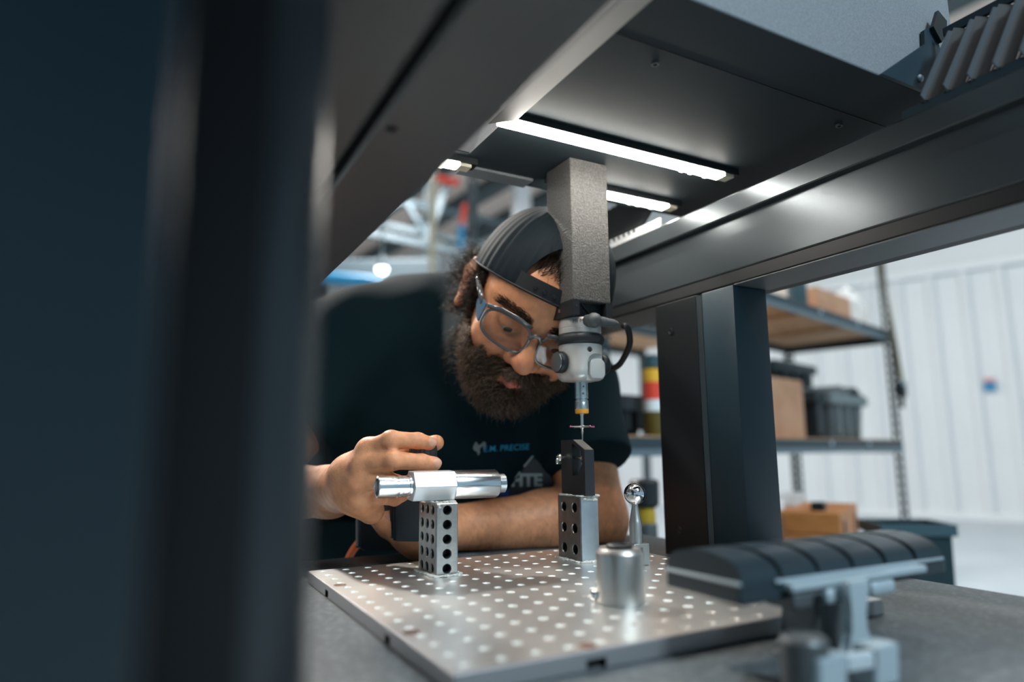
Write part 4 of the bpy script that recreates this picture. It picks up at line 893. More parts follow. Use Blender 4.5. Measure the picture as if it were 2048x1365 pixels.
# skull and face (millimetres in the head frame)
he((0, 32, -88), (76, 86, 98), .01); he((0, -24, -58), (66, 66, 62), .02); he((0, -60, -40), (50, 42, 46), .02); he((0, -84, -22), (26, 19, 22), .018)
he((0, 30, -30), (66, 48, 40), .02)
for s in (-1, 1):
    he((s*44, -26, -16), (24, 24, 24), .02)
    hc((s*12, 17, 4), (s*46, 20, -12), 9, 8, .010)
    he((s*32, -2, 6), (17, 13, 14), .008, '-')
    he((s*32, -1, -9), (13.6, 12.6, 13.2), .003)
    he((s*31, -8, 4), (10.5, 1.1, 8), .002, '-')
    hc((s*20, -3, -1), (s*44, -4, -7), 2.2, 2.0, .003)
    he((s*14, -35, 9), (9.5, 8.5, 11), .006); he((s*7, -42, 14), (4, 3, 5), .002, '-')
    # ear
    ec = (s*83, 3, -98); he(ec, (9, 33, 19), .006); hc((s*88, 28, -104), (s*90, 10, -116), 5, 5, .005); hc((s*86, 32, -96), (s*84, 22, -82), 5, 4, .005); hc((s*90, 10, -116), (s*86, -22, -104), 5, 5, .005); he((s*93, 2, -94), (7, 16, 9), .004, '-')
    he((s*86, -28, -94), (6, 9, 8), .005)
hc((0, 8, 2), (0, -27, 22), 7.5, 10, .010); he((0, -34, 24), (12.5, 11, 13), .008)
hc((-17, -59, 6), (0, -57.5, 12), 3.4, 4.4, .006); hc((17, -59, 6), (0, -57.5, 12), 3.4, 4.4, .006)
hc((-15, -64, 6), (0, -65.5, 12), 3.6, 5.0, .006); hc((15, -64, 6), (0, -65.5, 12), 3.6, 5.0, .006); hc((-18, -61.3, 14), (18, -61.3, 14), .9, .9, .003, '-')
# right hand (pinching the joystick knob; its back faces the camera)
HD = -.012
def Q(px, py, D): return P(px, py, D+HD)
RW = WRR
mcp = [Q(738, 901, .786), Q(722, 930, .778), Q(714, 962, .780), Q(719, 996, .790)]
for i, m_ in enumerate(mcp): B.cap(Q(700, 962+i*9, .838), m_, (.015, .019, .020, .019)[i], .0135, .012)
B.cap(mcp[0], mcp[3], .0115, .0115, .012); B.cap(Q(700, 950, .80), Q(705, 985, .81), .022, .022, .012); B.cap(RW, Q(700, 962, .815), .030, .026, .02)
B.cap(Q(738, 985, .80), Q(736, 930, .81), .018, .018, .012); B.cap(Q(722, 1000, .805), Q(742, 1022, .815), .020, .016, .012)
fing = [[mcp[0], Q(782, 881, .774), Q(836, 882, .792), Q(859, 887, .802)], [mcp[1], Q(786, 921, .764), Q(843, 925, .786), Q(869, 928, .797)], [mcp[2], Q(772, 962, .770), Q(818, 972, .792), Q(842, 975, .805)], [mcp[3], Q(756, 994, .785), Q(789, 998, .806), Q(806, 992, .815)]]
rad = [(.0130, .0118, .0100, .0090), (.0130, .0116, .0100, .0092), (.0128, .0115, .0100, .0090), (.0118, .0102, .0090, .0080)]
for fg, rr in zip(fing, rad):
    for i in range(3): B.cap(fg[i], fg[i+1], rr[i]*.91, rr[i+1]*.91, .0022 if i else .005)
    B.ell(fg[1], (rr[1]*.97,)*3, np.eye(3), .003); B.ell(fg[2], (rr[2]*.94,)*3, np.eye(3), .003)
th = [Q(708, 985, .845), Q(755, 935, .853), Q(820, 902, .858), Q(872, 886, .852)]
for i, (ra, rb_) in enumerate(((.019, .0145), (.0145, .0120), (.0120, .0100))): B.cap(th[i], th[i+1], ra, rb_, .008 if i == 0 else .004)
# left hand (cradling the control box from below)
LW = WRL
B.cap(LW, Q(840, 1078, .905), .028, .026, .015); B.cap(Q(840, 1078, .905), Q(812, 1070, .885), .025, .020, .012)
lm = [Q(796, 1062, .862), Q(802, 1072, .880), Q(806, 1080, .898)]
for k_, base in enumerate(lm):
    f0 = base; o_ = k_*.020
    f1, f2, f3 = Q(764+k_*4, 1046+k_*6, .860+o_), Q(744+k_*3, 1026+k_*4, .862+o_), Q(736+k_*3, 1006+k_*3, .868+o_)
    B.cap(Q(838, 1082, .90), f0, .020, .0125, .010); B.cap(f0, f1, .0122, .0112, .004); B.cap(f1, f2, .0112, .0100, .004); B.cap(f2, f3, .0100, .0088, .003)
B.cap(Q(838, 1080, .885), Q(806, 1066, .868), .019, .014, .010); B.cap(Q(806, 1066, .868), Q(786, 1048, .862), .0128, .0108, .004); B.cap(Q(786, 1048, .862), Q(779, 1036, .862), .0106, .0095, .003)
def carve(fl):                       # nothing of him sinks into the table top
    sb = fl.sub((-.65, -.7, -.5), (.575, .1745, -.0122))
    if sb: sl, (X, Y, Z) = sb; d = np.maximum(np.maximum(X-.5745, Y-.1735), Z+.0123); fl.f[sl] = np.maximum(fl.f[sl], -d)
carve(B)
V, F = B.mesh(2); del B
body_me = mesh_vf('body', V, F)
# colour of the skin: warm base, redder nose, cheeks, ears, knuckles; lips
Hl = (np.concatenate([V, np.ones((len(V), 1))], 1) @ np.array(HMI).T)[:, :3]*1000
def g(P_, c, r): return np.exp(-(((P_-np.array(c))/np.array(r))**2).sum(1))
y_s = np.where(np.linalg.norm(Hl-np.array([0, 20, -85]), axis=1) < 125, Hl[:, 1], 0)
base = np.array([.66, .29, .145]); C = np.tile(base, (len(V), 1))
def mixc(C, wgt, col): return C*(1-wgt[:, None])+np.array(col)*wgt[:, None]
C = mixc(C, np.clip(.55*g(Hl, (0, -34, 26), (16, 14, 18))+.40*g(Hl, (40, -24, 0), (22, 18, 30))+.40*g(Hl, (-40, -24, 0), (22, 18, 30))+.6*g(Hl, (-86, 5, -98), (14, 34, 24)), 0, .7), (.56, .20, .12))
lip = np.clip(1.3*(g(Hl, (0, -57, 12), (17, 4.0, 16))+g(Hl, (0, -65.5, 12), (18, 6, 16))), 0, .9); C = mixc(C, lip, (.46, .12, .095))
C = mixc(C, np.clip((y_s-66)/14, 0, .75)*(Hl[:, 2] < 40), (.05, .03, .02))
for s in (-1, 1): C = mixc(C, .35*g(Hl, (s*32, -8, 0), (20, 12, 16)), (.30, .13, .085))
for fg in fing[:2]+[th]:
    for j in (1, 2): C = mixc(C, .35*g(V, fg[j], (.010,)*3), (.52, .17, .10))
for m_ in mcp: C = mixc(C, .35*g(V, m_, (.013,)*3), (.54, .19, .115))
vcol(body_me, C)
skin = mat('skin', (.5, .25, .15), .46, spec=.4, bump=(420, .35, .0010), sss=.08)
nt = skin.node_tree; at = nt.nodes.new('ShaderNodeAttribute'); at.attribute_name = 'Col'
nz = nt.nodes.new('ShaderNodeTexNoise'); nz.inputs['Scale'].default_value = 60; nz.inputs['Detail'].default_value = 4
mr = nt.nodes.new('ShaderNodeMapRange'); mr.inputs['From Min'].default_value = .3; mr.inputs['From Max'].default_value = .7; mr.inputs['To Min'].default_value = .82; mr.inputs['To Max'].default_value = 1.12
mx = nt.nodes.new('ShaderNodeMix'); mx.data_type = 'RGBA'; mx.blend_type = 'MULTIPLY'; mx.inputs[0].default_value = 1
nt.links.new(nz.outputs['Fac'], mr.inputs['Value']); nt.links.new(at.outputs['Color'], mx.inputs[6]); nt.links.new(mr.outputs['Result'], mx.inputs[7]); nt.links.new(mx.outputs[2], nt.nodes['Principled BSDF'].inputs['Base Color'])
man = thing('person', 'bearded person in dark T-shirt and backwards cap leaning over the table, gripping a joystick', 'person', (CH.x, CH.y, ZF))
def wlink(name, me, m, parent=man, smooth=True, label=None):
    bpy.context.view_layer.update(); me.transform(full_mw(parent).inverted()); return link(name, me, m, parent, smooth, label)
def wobj(name, bm, m, parent=man, **k): return obj(name, bm, m, parent, world=True, **k)
body = wlink('body', body_me, skin)
# --- T-shirt
T_ = Field((-.25, -.05, -.30), (.70, .72, .48), .0042)
T_.cap(CH, P(930, 720, 1.2), .155, .13, .06); T_.cap(CH, BL, .165, .19, .06); T_.cap(P(830, 900, 1.2), P(850, 1150, 1.3), .15, .17, .06); T_.cap(P(690, 900, 1.18), P(690, 1150, 1.3), .12, .15, .06); T_.cap(P(1040, 900, 1.2), P(1010, 1150, 1.3), .13, .16, .06)
T_.cap(P(900, 680, 1.23), SHR, .105, .088, .05); T_.cap(P(940, 700, 1.2), SHL, .10, .078, .05)
T_.cap(P(820, 640, 1.28), P(960, 640, 1.26), .085, .085, .06); T_.cap(SHR, P(660, 690, 1.2), .085, .080, .05)
slv = ELL-SHL; hemL = SHL.lerp(ELL, .60); hl = P(1176, 928, 1.05)
T_.cap(SHL, hl, .080, .074, .035)
T_.cap(SHR, SHR.lerp(ELR, .62), .085, .080, .035)
T_.cap(P(950, 690, 1.14), H(0, -80, -105), .085, .072, .03)
ndir = np.array((hl-SHL).normalized()); hp = np.array(hl+(hl-SHL).normalized()*.004)
T_.put(np.array(hl)-.11, np.array(hl)+.11, lambda X, Y, Z: -((X-hp[0])*ndir[0]+(Y-hp[1])*ndir[1]+(Z-hp[2])*ndir[2])+0*X, .003, '-')
nd2 = np.array((ELR-SHR).normalized()); hp2 = np.array(SHR.lerp(ELR, .64))
T_.put(hp2-.12, hp2+.12, lambda X, Y, Z: -((X-hp2[0])*nd2[0]+(Y-hp2[1])*nd2[1]+(Z-hp2[2])*nd2[2])+0*X, .003, '-')
# drape folds: radiating from the shoulders and the chest
def folds(X, Y, Z):
    a, b = np.array(P(760, 600, 1.1)), np.array(P(800, 950, 1.1))
    s1 = np.sin((X*26+Z*14+Y*8)+2.2*np.sin(Z*9+X*4)); s2 = np.sin((X*41-Z*23)+1.6*np.sin(Y*14)); return .0075*s1+.0038*s2
xs = [(T_.lo[i]+np.arange(T_.n[i])*T_.res) for i in range(3)]; Xg, Yg, Zg = np.meshgrid(*xs, indexing='ij', sparse=True)
near = np.abs(T_.f) < .04; T_.f += (folds(Xg, Yg, Zg)*near).astype(np.float32)
T_.f = np.maximum(T_.f, 0) + np.minimum(T_.f, 0)
carve(T_)
SV, SF = T_.mesh(2); del T_
shirt_me = mesh_vf('t_shirt', SV, SF)
M['shirt'] = mat('shirt_cotton', (.0035, .016, .022), .85, spec=.15, bump=(1200, .3, .0006))
shirt_w = shirt_me.copy()
shirt = wlink('t_shirt', shirt_me, M['shirt'])
from mathutils.bvhtree import BVHTree
bvh = BVHTree.FromPolygons([Vector(v) for v in SV], SF.tolist())
def drape(me, px, py, D, scale, rot, name, m, parent=shirt):
    """lay flat artwork on the shirt: project along the view of the chest"""
    fr = (CF).normalized(); ok = True
    c = math.cos(rot); s = math.sin(rot)
    for v in me.vertices:
        x, y = (v.co.x*c-v.co.y*s)*scale, (v.co.x*s+v.co.y*c)*scale
        o = P(px, py, .85)+CR*x+CU*y; hit = bvh.ray_cast(o, (o-CAM).normalized())
        v.co = (hit[0]-(o-CAM).normalized()*.0012) if hit[0] is not None else P(px, py, D)+CR*x+CU*y
    bpy.context.view_layer.update(); me.transform(full_mw(parent).inverted()); return link(name, me, m, parent)
M['print_grey'] = mat('grey_print', (.20, .24, .25), .7); M['print_blue'] = mat('blue_print', (.01, .30, .50), .6)
drape(text_mesh('E.M. PRECISE', 1.0, bold=.008, shear=.15), 1012, 897, 1.0, .0105, math.radians(3), 'lettering', M['print_blue'])
bm = BM()
for poly in ([(-.5, .1), (-.32, .5), (-.18, .5), (-.12, .3), (.05, .3), (.32, .55), (.5, .45), (.42, -.1), (.28, .0), (.30, .22), (.12, .12), (.02, -.05), (.05, -.28), (-.10, -.55), (-.18, -.25), (-.42, -.12)],):
    bm.faces.new([bm.verts.new((x, y, 0)) for x, y in poly])
bmesh.ops.triangulate(bm, faces=bm.faces[:]); me = bpy.data.meshes.new('emblem'); bm.to_mesh(me); bm.free()
drape(me, 959, 898, 1.0, .0165, 0, 'emblem', M['print_grey'])
# --- eyes
M['eye'] = mat('eye_white', (.42, .36, .32), .15); M['iris'] = mat('iris', (.045, .025, .015), .1)
for s in (-1, 1):
    bm = BM(); bmesh.ops.create_uvsphere(bm, u_segments=20, v_segments=12, radius=.0122*HS); bm.transform(Matrix.Translation(H(s*32, -2, -8.5))); ey = wobj('eyeball', bm, M['eye'], smooth=True)
    d = (H(s*32+2, -11, 3)-H(s*32, -2, -8.5)).normalized(); bm = BM(); lathe(bm, [(.0056*HS, .0108*HS), (.0046*HS, .0122*HS), (.001, .0127*HS)], 20, frame(H(s*32, -2, -8.5), d)); obj('iris', bm, M['iris'], ey, world=True, smooth=True)
# --- nails
M['nail'] = mat('nail', (.58, .30, .20), .35)
def nail(a, b, r, up, name='fingernail'):
    a, b = Vector(a), Vector(b); t = (b-a).normalized(); n = (up-t*up.dot(t)).normalized(); c = a.lerp(b, .92)+n*(r*.80)
    bm = BM(); bmesh.ops.create_uvsphere(bm, u_segments=18, v_segments=10, radius=1); s = t.cross(n)
    for v in bm.verts: q = v.co.copy(); v.co = c+t*q.x*r*.80+s*q.y*r*.72+n*(q.z*r*.26-(q.y*q.y)*r*.18)
    wobj(name, bm, M['nail'], body, smooth=True)
nu = (CAM-fing[1][3]).normalized()
nail(fing[0][2], fing[0][3], .0086, (nu*.95+CU*.25).normalized()); nail(fing[1][2], fing[1][3], .0087, (nu*.95+CU*.2).normalized())
nail(Q(786, 1048, .862), Q(779, 1036, .862), .0100, nu)
# --- hair strands as thin tapering tubes
def strands(name, roots, dirs, length, m, parent, curl=.004, turns=1.5, rad=.00030, segs=6, seed=1, droop=.3, label=None):
    rg = np.random.default_rng(seed); N = len(roots); roots = np.array(roots); dirs = np.array(dirs); dirs = dirs/np.linalg.norm(dirs, axis=1)[:, None]
    L = length*(.55+.75*rg.random(N)); up = np.where(np.abs(dirs[:, 2:3]) < .9, np.array([[0, 0, 1.]]), np.array([[1., 0, 0]])); e1 = np.cross(dirs, up); e1 /= np.linalg.norm(e1, axis=1)[:, None]; e2 = np.cross(dirs, e1)
    ph0 = rg.random(N)*6.28; tn = turns*(.6+.8*rg.random(N)); cr = curl*(.4+.9*rg.random(N))
    Vs, Fs = [], []
    for i in range(segs+1):
        t = i/segs; a = ph0+tn*6.28*t; amp = cr*min(1, t*2.2)
        p = roots+dirs*(L*t)[:, None]+e1*(np.cos(a)*amp-np.cos(ph0)*amp*.5)[:, None]+e2*(np.sin(a)*amp)[:, None]; p[:, 2] -= droop*L*t*t
        r = rad*(1-.75*t)
        for k in range(3):
            b = 2.094*k; Vs.append(p+e1*(math.cos(b)*r)+e2*(math.sin(b)*r))
    VV = np.stack(Vs, 1)                 # N, (segs+1)*3, 3
    f = []
    for i in range(segs):
        for k in range(3): f.append((i*3+k, i*3+(k+1) % 3, (i+1)*3+(k+1) % 3, (i+1)*3+k))
    f = np.array(f); FF = (f[None]+(np.arange(N)*(segs+1)*3)[:, None, None]).reshape(-1, 4)
    me = mesh_vf(name, VV.reshape(-1, 3), FF); o = wlink(name, me, m, parent); o['kind'] = 'stuff'
    if label: o['label'] = label
    return o
hairm = mat('hair', (.022, .013, .009), .5, spec=.25); beardm = mat('beard', (.050, .029, .017), .42, spec=.5); beardl = mat('beard_light', (.24, .145, .080), .42, spec=.5); grey = mat('beard_wiry', (.16, .12, .10), .4)
me_n = body_me; NV = np.zeros(len(V)*3, np.float32); me_n.vertices.foreach_get('normal', NV) if False else None
nrm = np.zeros_like(V); e1 = V[F[:, 1]]-V[F[:, 0]]; e2 = V[F[:, 3]]-V[F[:, 0]]; fn = np.cross(e1, e2)
for i in range(4):
    for k in range(3): nrm[:, k] += np.bincount(F[:, i], fn[:, k], len(V))
nrm /= np.maximum(np.linalg.norm(nrm, axis=1), 1e-12)[:, None]
x, y, z = Hl.T; ax_ = np.abs(x)
hd = (y > -125) & (y < 130) & (ax_ < 100) & (z > -200) & (z < 45) & (np.linalg.norm(Hl-np.array([0, -10, -70]), axis=1) < 150)
line = np.where(z < -62, 24, -46 + np.clip((ax_-20)/50, 0, 1)*9)        # upper edge of the beard rises to the ears
beard = hd & (y < line-6*np.sin(x*.3)) & (z > -112) & ~((ax_ < 16) & (y > -70) & (y < -55) & (z > -4)) & ~((ax_ < 24) & (y > -42)) & (y > -122)
beard &= ~((ax_ > 68) & (y > -34) & (z < -76))
beard &= ~((ax_ < 11) & (y > -47))
bi = np.where(beard)[0]; rg = np.random.default_rng(5)
hm3 = np.array(HM)[:3, :3]/HS
def hdir(v): return (np.array(v) @ hm3.T)
def pick(ids, n, seed): r = np.random.default_rng(seed); return ids[r.integers(0, len(ids), n)]
for (nm, n, m_, ln, sd, cu) in (('beard', 7500, beardm, .026, 11, .0040), ('beard', 4200, beardl, .024, 12, .0045), ('beard', 700, grey, .034, 13, .006)):
    ids = pick(bi, n, sd); q = Hl[ids]; low = np.clip((-40-q[:, 1])/55, 0, 1); side = np.clip((np.abs(q[:, 0])-40)/30, 0, 1)
    dl = np.stack([np.sign(q[:, 0])*(.15+.45*side), -.75-.4*low, .25+.1*low-.2*side], 1)+np.random.default_rng(sd).normal(0, .32, (n, 3))
    d_ = hdir(dl)*.75+nrm[ids]*.75
    o = strands(nm, V[ids], d_, ln*(.5+.28*low), m_, man, cu, 1.2, .00042, 6, sd, .15)
    lw = low
# longer chin strands
ids = bi[(Hl[bi, 1] < -70)]; 
for (n, m_, sd) in ((3200, beardm, 21), (900, beardl, 22)):
    k_ = pick(ids, n, sd); dl = np.stack([Hl[k_, 0]*.006, -1.0+0*k_, .15+0*k_], 1)+np.random.default_rng(sd).normal(0, .28, (n, 3)); strands('beard', V[k_], hdir(dl)+nrm[k_]*.3, .015, m_, man, .004, 1.0, .00042, 7, sd, .1)
# moustache
mo = np.where(hd & (y < -42) & (y > -55) & (ax_ < 32) & (z > -12))[0]
dl = np.stack([np.sign(Hl[mo, 0])*.8, -.7+0*mo, .35+0*mo], 1); k_ = rg.integers(0, len(mo), 1500); strands('moustache', V[mo[k_]], hdir(dl[k_]+np.random.default_rng(31).normal(0, .25, (1500, 3)))+nrm[mo[k_]]*.4, .015, beardm, man, .002, .8, .0004, 5, 31, .1)
k_ = rg.integers(0, len(mo), 350); strands('moustache', V[mo[k_]], hdir(dl[k_]+np.random.default_rng(32).normal(0, .25, (350, 3)))+nrm[mo[k_]]*.4, .015, beardl, man, .002, .8, .0004, 5, 32, .1)
# eyebrows
for s in (-1, 1):
    eb = np.where(hd & (z > -30) & (x*s > 10) & (x*s < 56) & (np.abs(y-(17+.10*(x*s-10)-.004*(x*s-34)**2)) < 5.2))[0]; n = 300; k_ = eb[rg.integers(0, len(eb), n)]
    dl = np.tile(np.array([[s*.9, .25, .05]]), (n, 1))+np.random.default_rng(41+s).normal(0, .2, (n, 3)); strands('eyebrow', V[k_], hdir(dl)+nrm[k_]*.15, .009, hairm, man, .0006, .4, .00036, 4, 42+s, 0)
# hair behind the ears and at the nape
hr_ = np.where((y < 34) & (y > -60) & (z < -116) & (z > -190) & (np.linalg.norm(Hl-np.array([0, 20, -85]), axis=1) < 118) & (np.abs(x) < 84) & (y > -45-(z+80)*.4*0))[0]
n = 5000; k_ = hr_[rg.integers(0, len(hr_), n)]
dl = np.stack([np.sign(Hl[k_, 0])*1.3, .05+0*k_, -.1+0*k_], 1)+np.random.default_rng(51).normal(0, .5, (n, 3)); strands('hair', V[k_], hdir(dl)+nrm[k_]*.7, .052, hairm, man, .0095, 1.4, .00045, 8, 51, .25)
n = 500; k_ = hr_[rg.integers(0, len(hr_), n)]
strands('hair', V[k_], nrm[k_]+np.random.default_rng(52).normal(0, .5, (n, 3)), .045, beardl, man, .009, 1.5, .0004, 8, 52, .2)
sb_ = np.where(hd & (ax_ > 62) & (ax_ < 82) & (y < 30) & (y > -10) & (z > -82) & (z < -52))[0]
n = 900; k_ = sb_[rg.integers(0, len(sb_), n)]; dl = np.stack([np.sign(Hl[k_, 0])*.5, -.8+0*k_, -.1+0*k_], 1)+np.random.default_rng(53).normal(0, .35, (n, 3)); strands('sideburn', V[k_], hdir(dl)+nrm[k_]*.5, .024, hairm, man, .005, 1.3, .00042, 7, 53, .2)
er_ = np.where(hd & (ax_ > 60) & (ax_ < 84) & (y < 44) & (y > -22) & (z > -84) & (z < -56))[0]
n = 650; k_ = er_[rg.integers(0, len(er_), n)]; dl = np.stack([np.sign(Hl[k_, 0])*.55, -.25+0*k_, -.9+0*k_], 1)+np.random.default_rng(55).normal(0, .35, (n, 3)); strands('hair', V[k_], hdir(dl)+nrm[k_]*.5, .034, hairm, man, .007, 1.3, .00045, 8, 55, .2)
n = 260; fr_ = np.where(hd & (y > 66) & (y < 92) & (ax_ < 34) & (z > -40))[0]; k_ = fr_[rg.integers(0, len(fr_), n)]
strands('fringe', V[k_], hdir(np.tile([[.3, .9, .2]], (n, 1))+np.random.default_rng(54).normal(0, .3, (n, 3))), .03, hairm, man, .003, .7, .0004, 6, 54, 0)
# arm hair
fa = np.array(ELL), np.array(WRL); ba = fa[1]-fa[0]; tt = ((V-fa[0])@ba)/(ba@ba); dist = np.linalg.norm(V-fa[0]-np.clip(tt, 0, 1)[:, None]*ba, axis=1)
am = np.where((tt > .05) & (tt < .95) & (dist < .06))[0]; n = 2200; k_ = am[rg.integers(0, len(am), n)]
strands('arm_hair', V[k_], nrm[k_]*.35+np.tile(-np.array(CU)*.8-np.array(CR)*.3, (n, 1))+rg.normal(0, .3, (n, 3)), .007, hairm, man, .001, .4, .00012, 3, 61, .1)
fa = np.array(ELR), np.array(WRR); ba = fa[1]-fa[0]; tt = ((V-fa[0])@ba)/(ba@ba); dist = np.linalg.norm(V-fa[0]-np.clip(tt, 0, 1)[:, None]*ba, axis=1)
am = np.where((tt > .3) & (tt < 1.0) & (dist < .06))[0]; n = 1500; k_ = am[rg.integers(0, len(am), n)]
strands('arm_hair', V[k_], nrm[k_]*.35+np.tile(-np.array(CU)*.6+np.array(CR)*.5, (n, 1))+rg.normal(0, .3, (n, 3)), .007, hairm, man, .001, .4, .00012, 3, 62, .1)
# --- cap worn backwards: mesh crown with an arched opening and a strap over the forehead
cap = bpy.data.objects.new('cap', None); COL.objects.link(cap); cap.parent = man
tl = math.radians(-8)
def capf(th_, f):                     # th_ angle around (0 = forehead), f 0 edge .. 1 top
    e = f*math.pi/2; ce, se = math.cos(e)**.75, math.sin(e)
    xx, zz2, yy = 91*math.sin(th_)*ce, 108*math.cos(th_)*ce, 106*se**1.02
    zz2 = zz2*(1 if math.cos(th_) < 0 else .92)
    y_, z_ = yy*math.cos(tl)-zz2*math.sin(tl), yy*math.sin(tl)+zz2*math.cos(tl)
    return H(xx, y_+31, z_-82)
NT, NF = 180, 48; bm = BM(); gv = {}
for j in range(NF+1):
    for i in range(NT):
        th_ = -math.pi+2*math.pi*i/NT; f0 = .46*math.sqrt(max(0, 1-((th_-.08)/.60)**2)); p = capf(th_, f0+(.985-f0)*j/NF)   # arched opening over the forehead
        pleat = .0007*math.sin(th_*46)*(1-j/NF); gv[i, j] = bm.verts.new(p+(p-H(0, 40, -82)).normalized()*pleat)
for j in range(NF):
    for i in range(NT):
        th_ = -math.pi+2*math.pi*(i+.5)/NT; ff = (j+.5)/NF
        bm.faces.new((gv[i, j], gv[(i+1) % NT, j], gv[(i+1) % NT, j+1], gv[i, j+1]))
bm.faces.new([gv[i, NF] for i in range(NT)]); bmesh.ops.delete(bm, geom=[v for v in bm.verts if not v.link_faces], context='VERTS')
bmesh.ops.recalc_face_normals(bm, faces=bm.faces); bmesh.ops.solidify(bm, geom=bm.faces[:], thickness=.0018)
M['capmesh'] = mat('cap_mesh', (.005, .010, .014), .66, spec=.14)
nt = M['capmesh'].node_tree; tcn = [n for n in nt.nodes if n.type == 'TEX_COORD'][0]; wv = nt.nodes.new('ShaderNodeTexWave'); wv.inputs['Scale'].default_value = 420; wv.inputs['Distortion'].default_value = .6; bp_ = nt.nodes.new('ShaderNodeBump'); bp_.inputs['Strength'].default_value = .35; bp_.inputs['Distance'].default_value = .0006
nt.links.new(tcn.outputs['Object'], wv.inputs['Vector']); nt.links.new(wv.outputs['Fac'], bp_.inputs['Height']); nt.links.new(bp_.outputs['Normal'], nt.nodes['Principled BSDF'].inputs['Normal'])
obj('crown', bm, M['capmesh'], cap, world=True, auto=60)
M['strapblk'] = mat('cap_strap', (.006, .008, .010), .65)
bm = BM(); L0, L1 = [], []
for k in range(21):
    th_ = -.56+1.30*k/20; a, b_ = capf(th_, .0), capf(th_, .125); o_ = (a-H(0, 40, -82)).normalized()*.0012; L0.append(bm.verts.new(a+o_)); L1.append(bm.verts.new(b_+o_))
for k in range(20): bm.faces.new((L0[k], L0[k+1], L1[k+1], L1[k]))
bmesh.ops.recalc_face_normals(bm, faces=bm.faces); bmesh.ops.solidify(bm, geom=bm.faces[:], thickness=.0022); obj('strap', bm, M['strapblk'], cap, world=True, auto=50)
for k in range(5):
    p = capf(-.30+.13*k, .06); bm = BM(); lathe(bm, [(.0028, 0), (.0022, .0014)], 12, frame(p+(p-H(0, 40, -82)).normalized()*.0008, p-H(0, 40, -82))); obj('snap', bm, M['black'], cap, world=True)
pts = [capf(-math.pi+2*math.pi*k/72, .01) for k in range(73)]; bm = BM(); tube(bm, [p+(p-H(0, 40, -82)).normalized()*.0006 for p in pts if True], .0016, 6); obj('edge_binding', bm, M['strapblk'], cap, world=True, smooth=True)
# brim pointing backwards
bm = BM(); rowsv = []
for k in range(17):
    th_ = math.pi-1.0+2.0*k/16; a = capf(th_, .01); out = (H(0, 20, -260)-H(0, 36, -82)).normalized()*(.062*math.cos((k-8)/8*1.35)); rowsv.append((bm.verts.new(a), bm.verts.new(a+out*.6), bm.verts.new(a+out)))
for ra, rb_ in zip(rowsv[:-1], rowsv[1:]):
    for k in range(2): bm.faces.new((ra[k], rb_[k], rb_[k+1], ra[k+1]))
bmesh.ops.recalc_face_normals(bm, faces=bm.faces); bmesh.ops.solidify(bm, geom=bm.faces[:], thickness=.003); obj('brim', bm, M['capmesh'], cap, world=True, auto=50)
# --- safety glasses
gl = thing('safety_glasses', 'grey safety glasses with clear lenses on the face of the bearded man', 'glasses', HO)
M['gl_frame'] = mat('smoke_frame', (.085, .088, .092), .12, spec=.8, coat=.6, alpha=.92); M['lens'] = bpy.data.materials.new('clear_lens'); M['lens'].use_nodes = True
nt = M['lens'].node_tree; N = nt.nodes; o_ = N['Material Output']; N.remove(N['Principled BSDF']); tr_ = N.new('ShaderNodeBsdfTransparent'); tr_.inputs[0].default_value = (.90, .90, .90, 1); gs = N.new('ShaderNodeBsdfGlossy'); gs.inputs['Roughness'].default_value = .08; mxs = N.new('ShaderNodeMixShader'); fz = N.new('ShaderNodeFresnel'); fz.inputs['IOR'].default_value = 1.5
nt.links.new(fz.outputs[0], mxs.inputs[0]); nt.links.new(tr_.outputs[0], mxs.inputs[1]); nt.links.new(gs.outputs[0], mxs.inputs[2]); nt.links.new(mxs.outputs[0], o_.inputs[0])
M['gl_blue'] = mat('blue_temple', (.015, .075, .15), .15, coat=.6)
def lensp(s, u, v):                   # u along width, v height in mm, wrapped
    X_ = s*35.5+u; return (X_, v-6+.02*u*s, 20-.0060*X_*X_*.62)
outl = []
for k in range(44):
    a = 2*math.pi*k/44; c_, s_ = math.cos(a), math.sin(a); e = 3.2; q = (abs(c_)**e+abs(s_)**e)**(-1/e); outl.append((c_*q, s_*q))
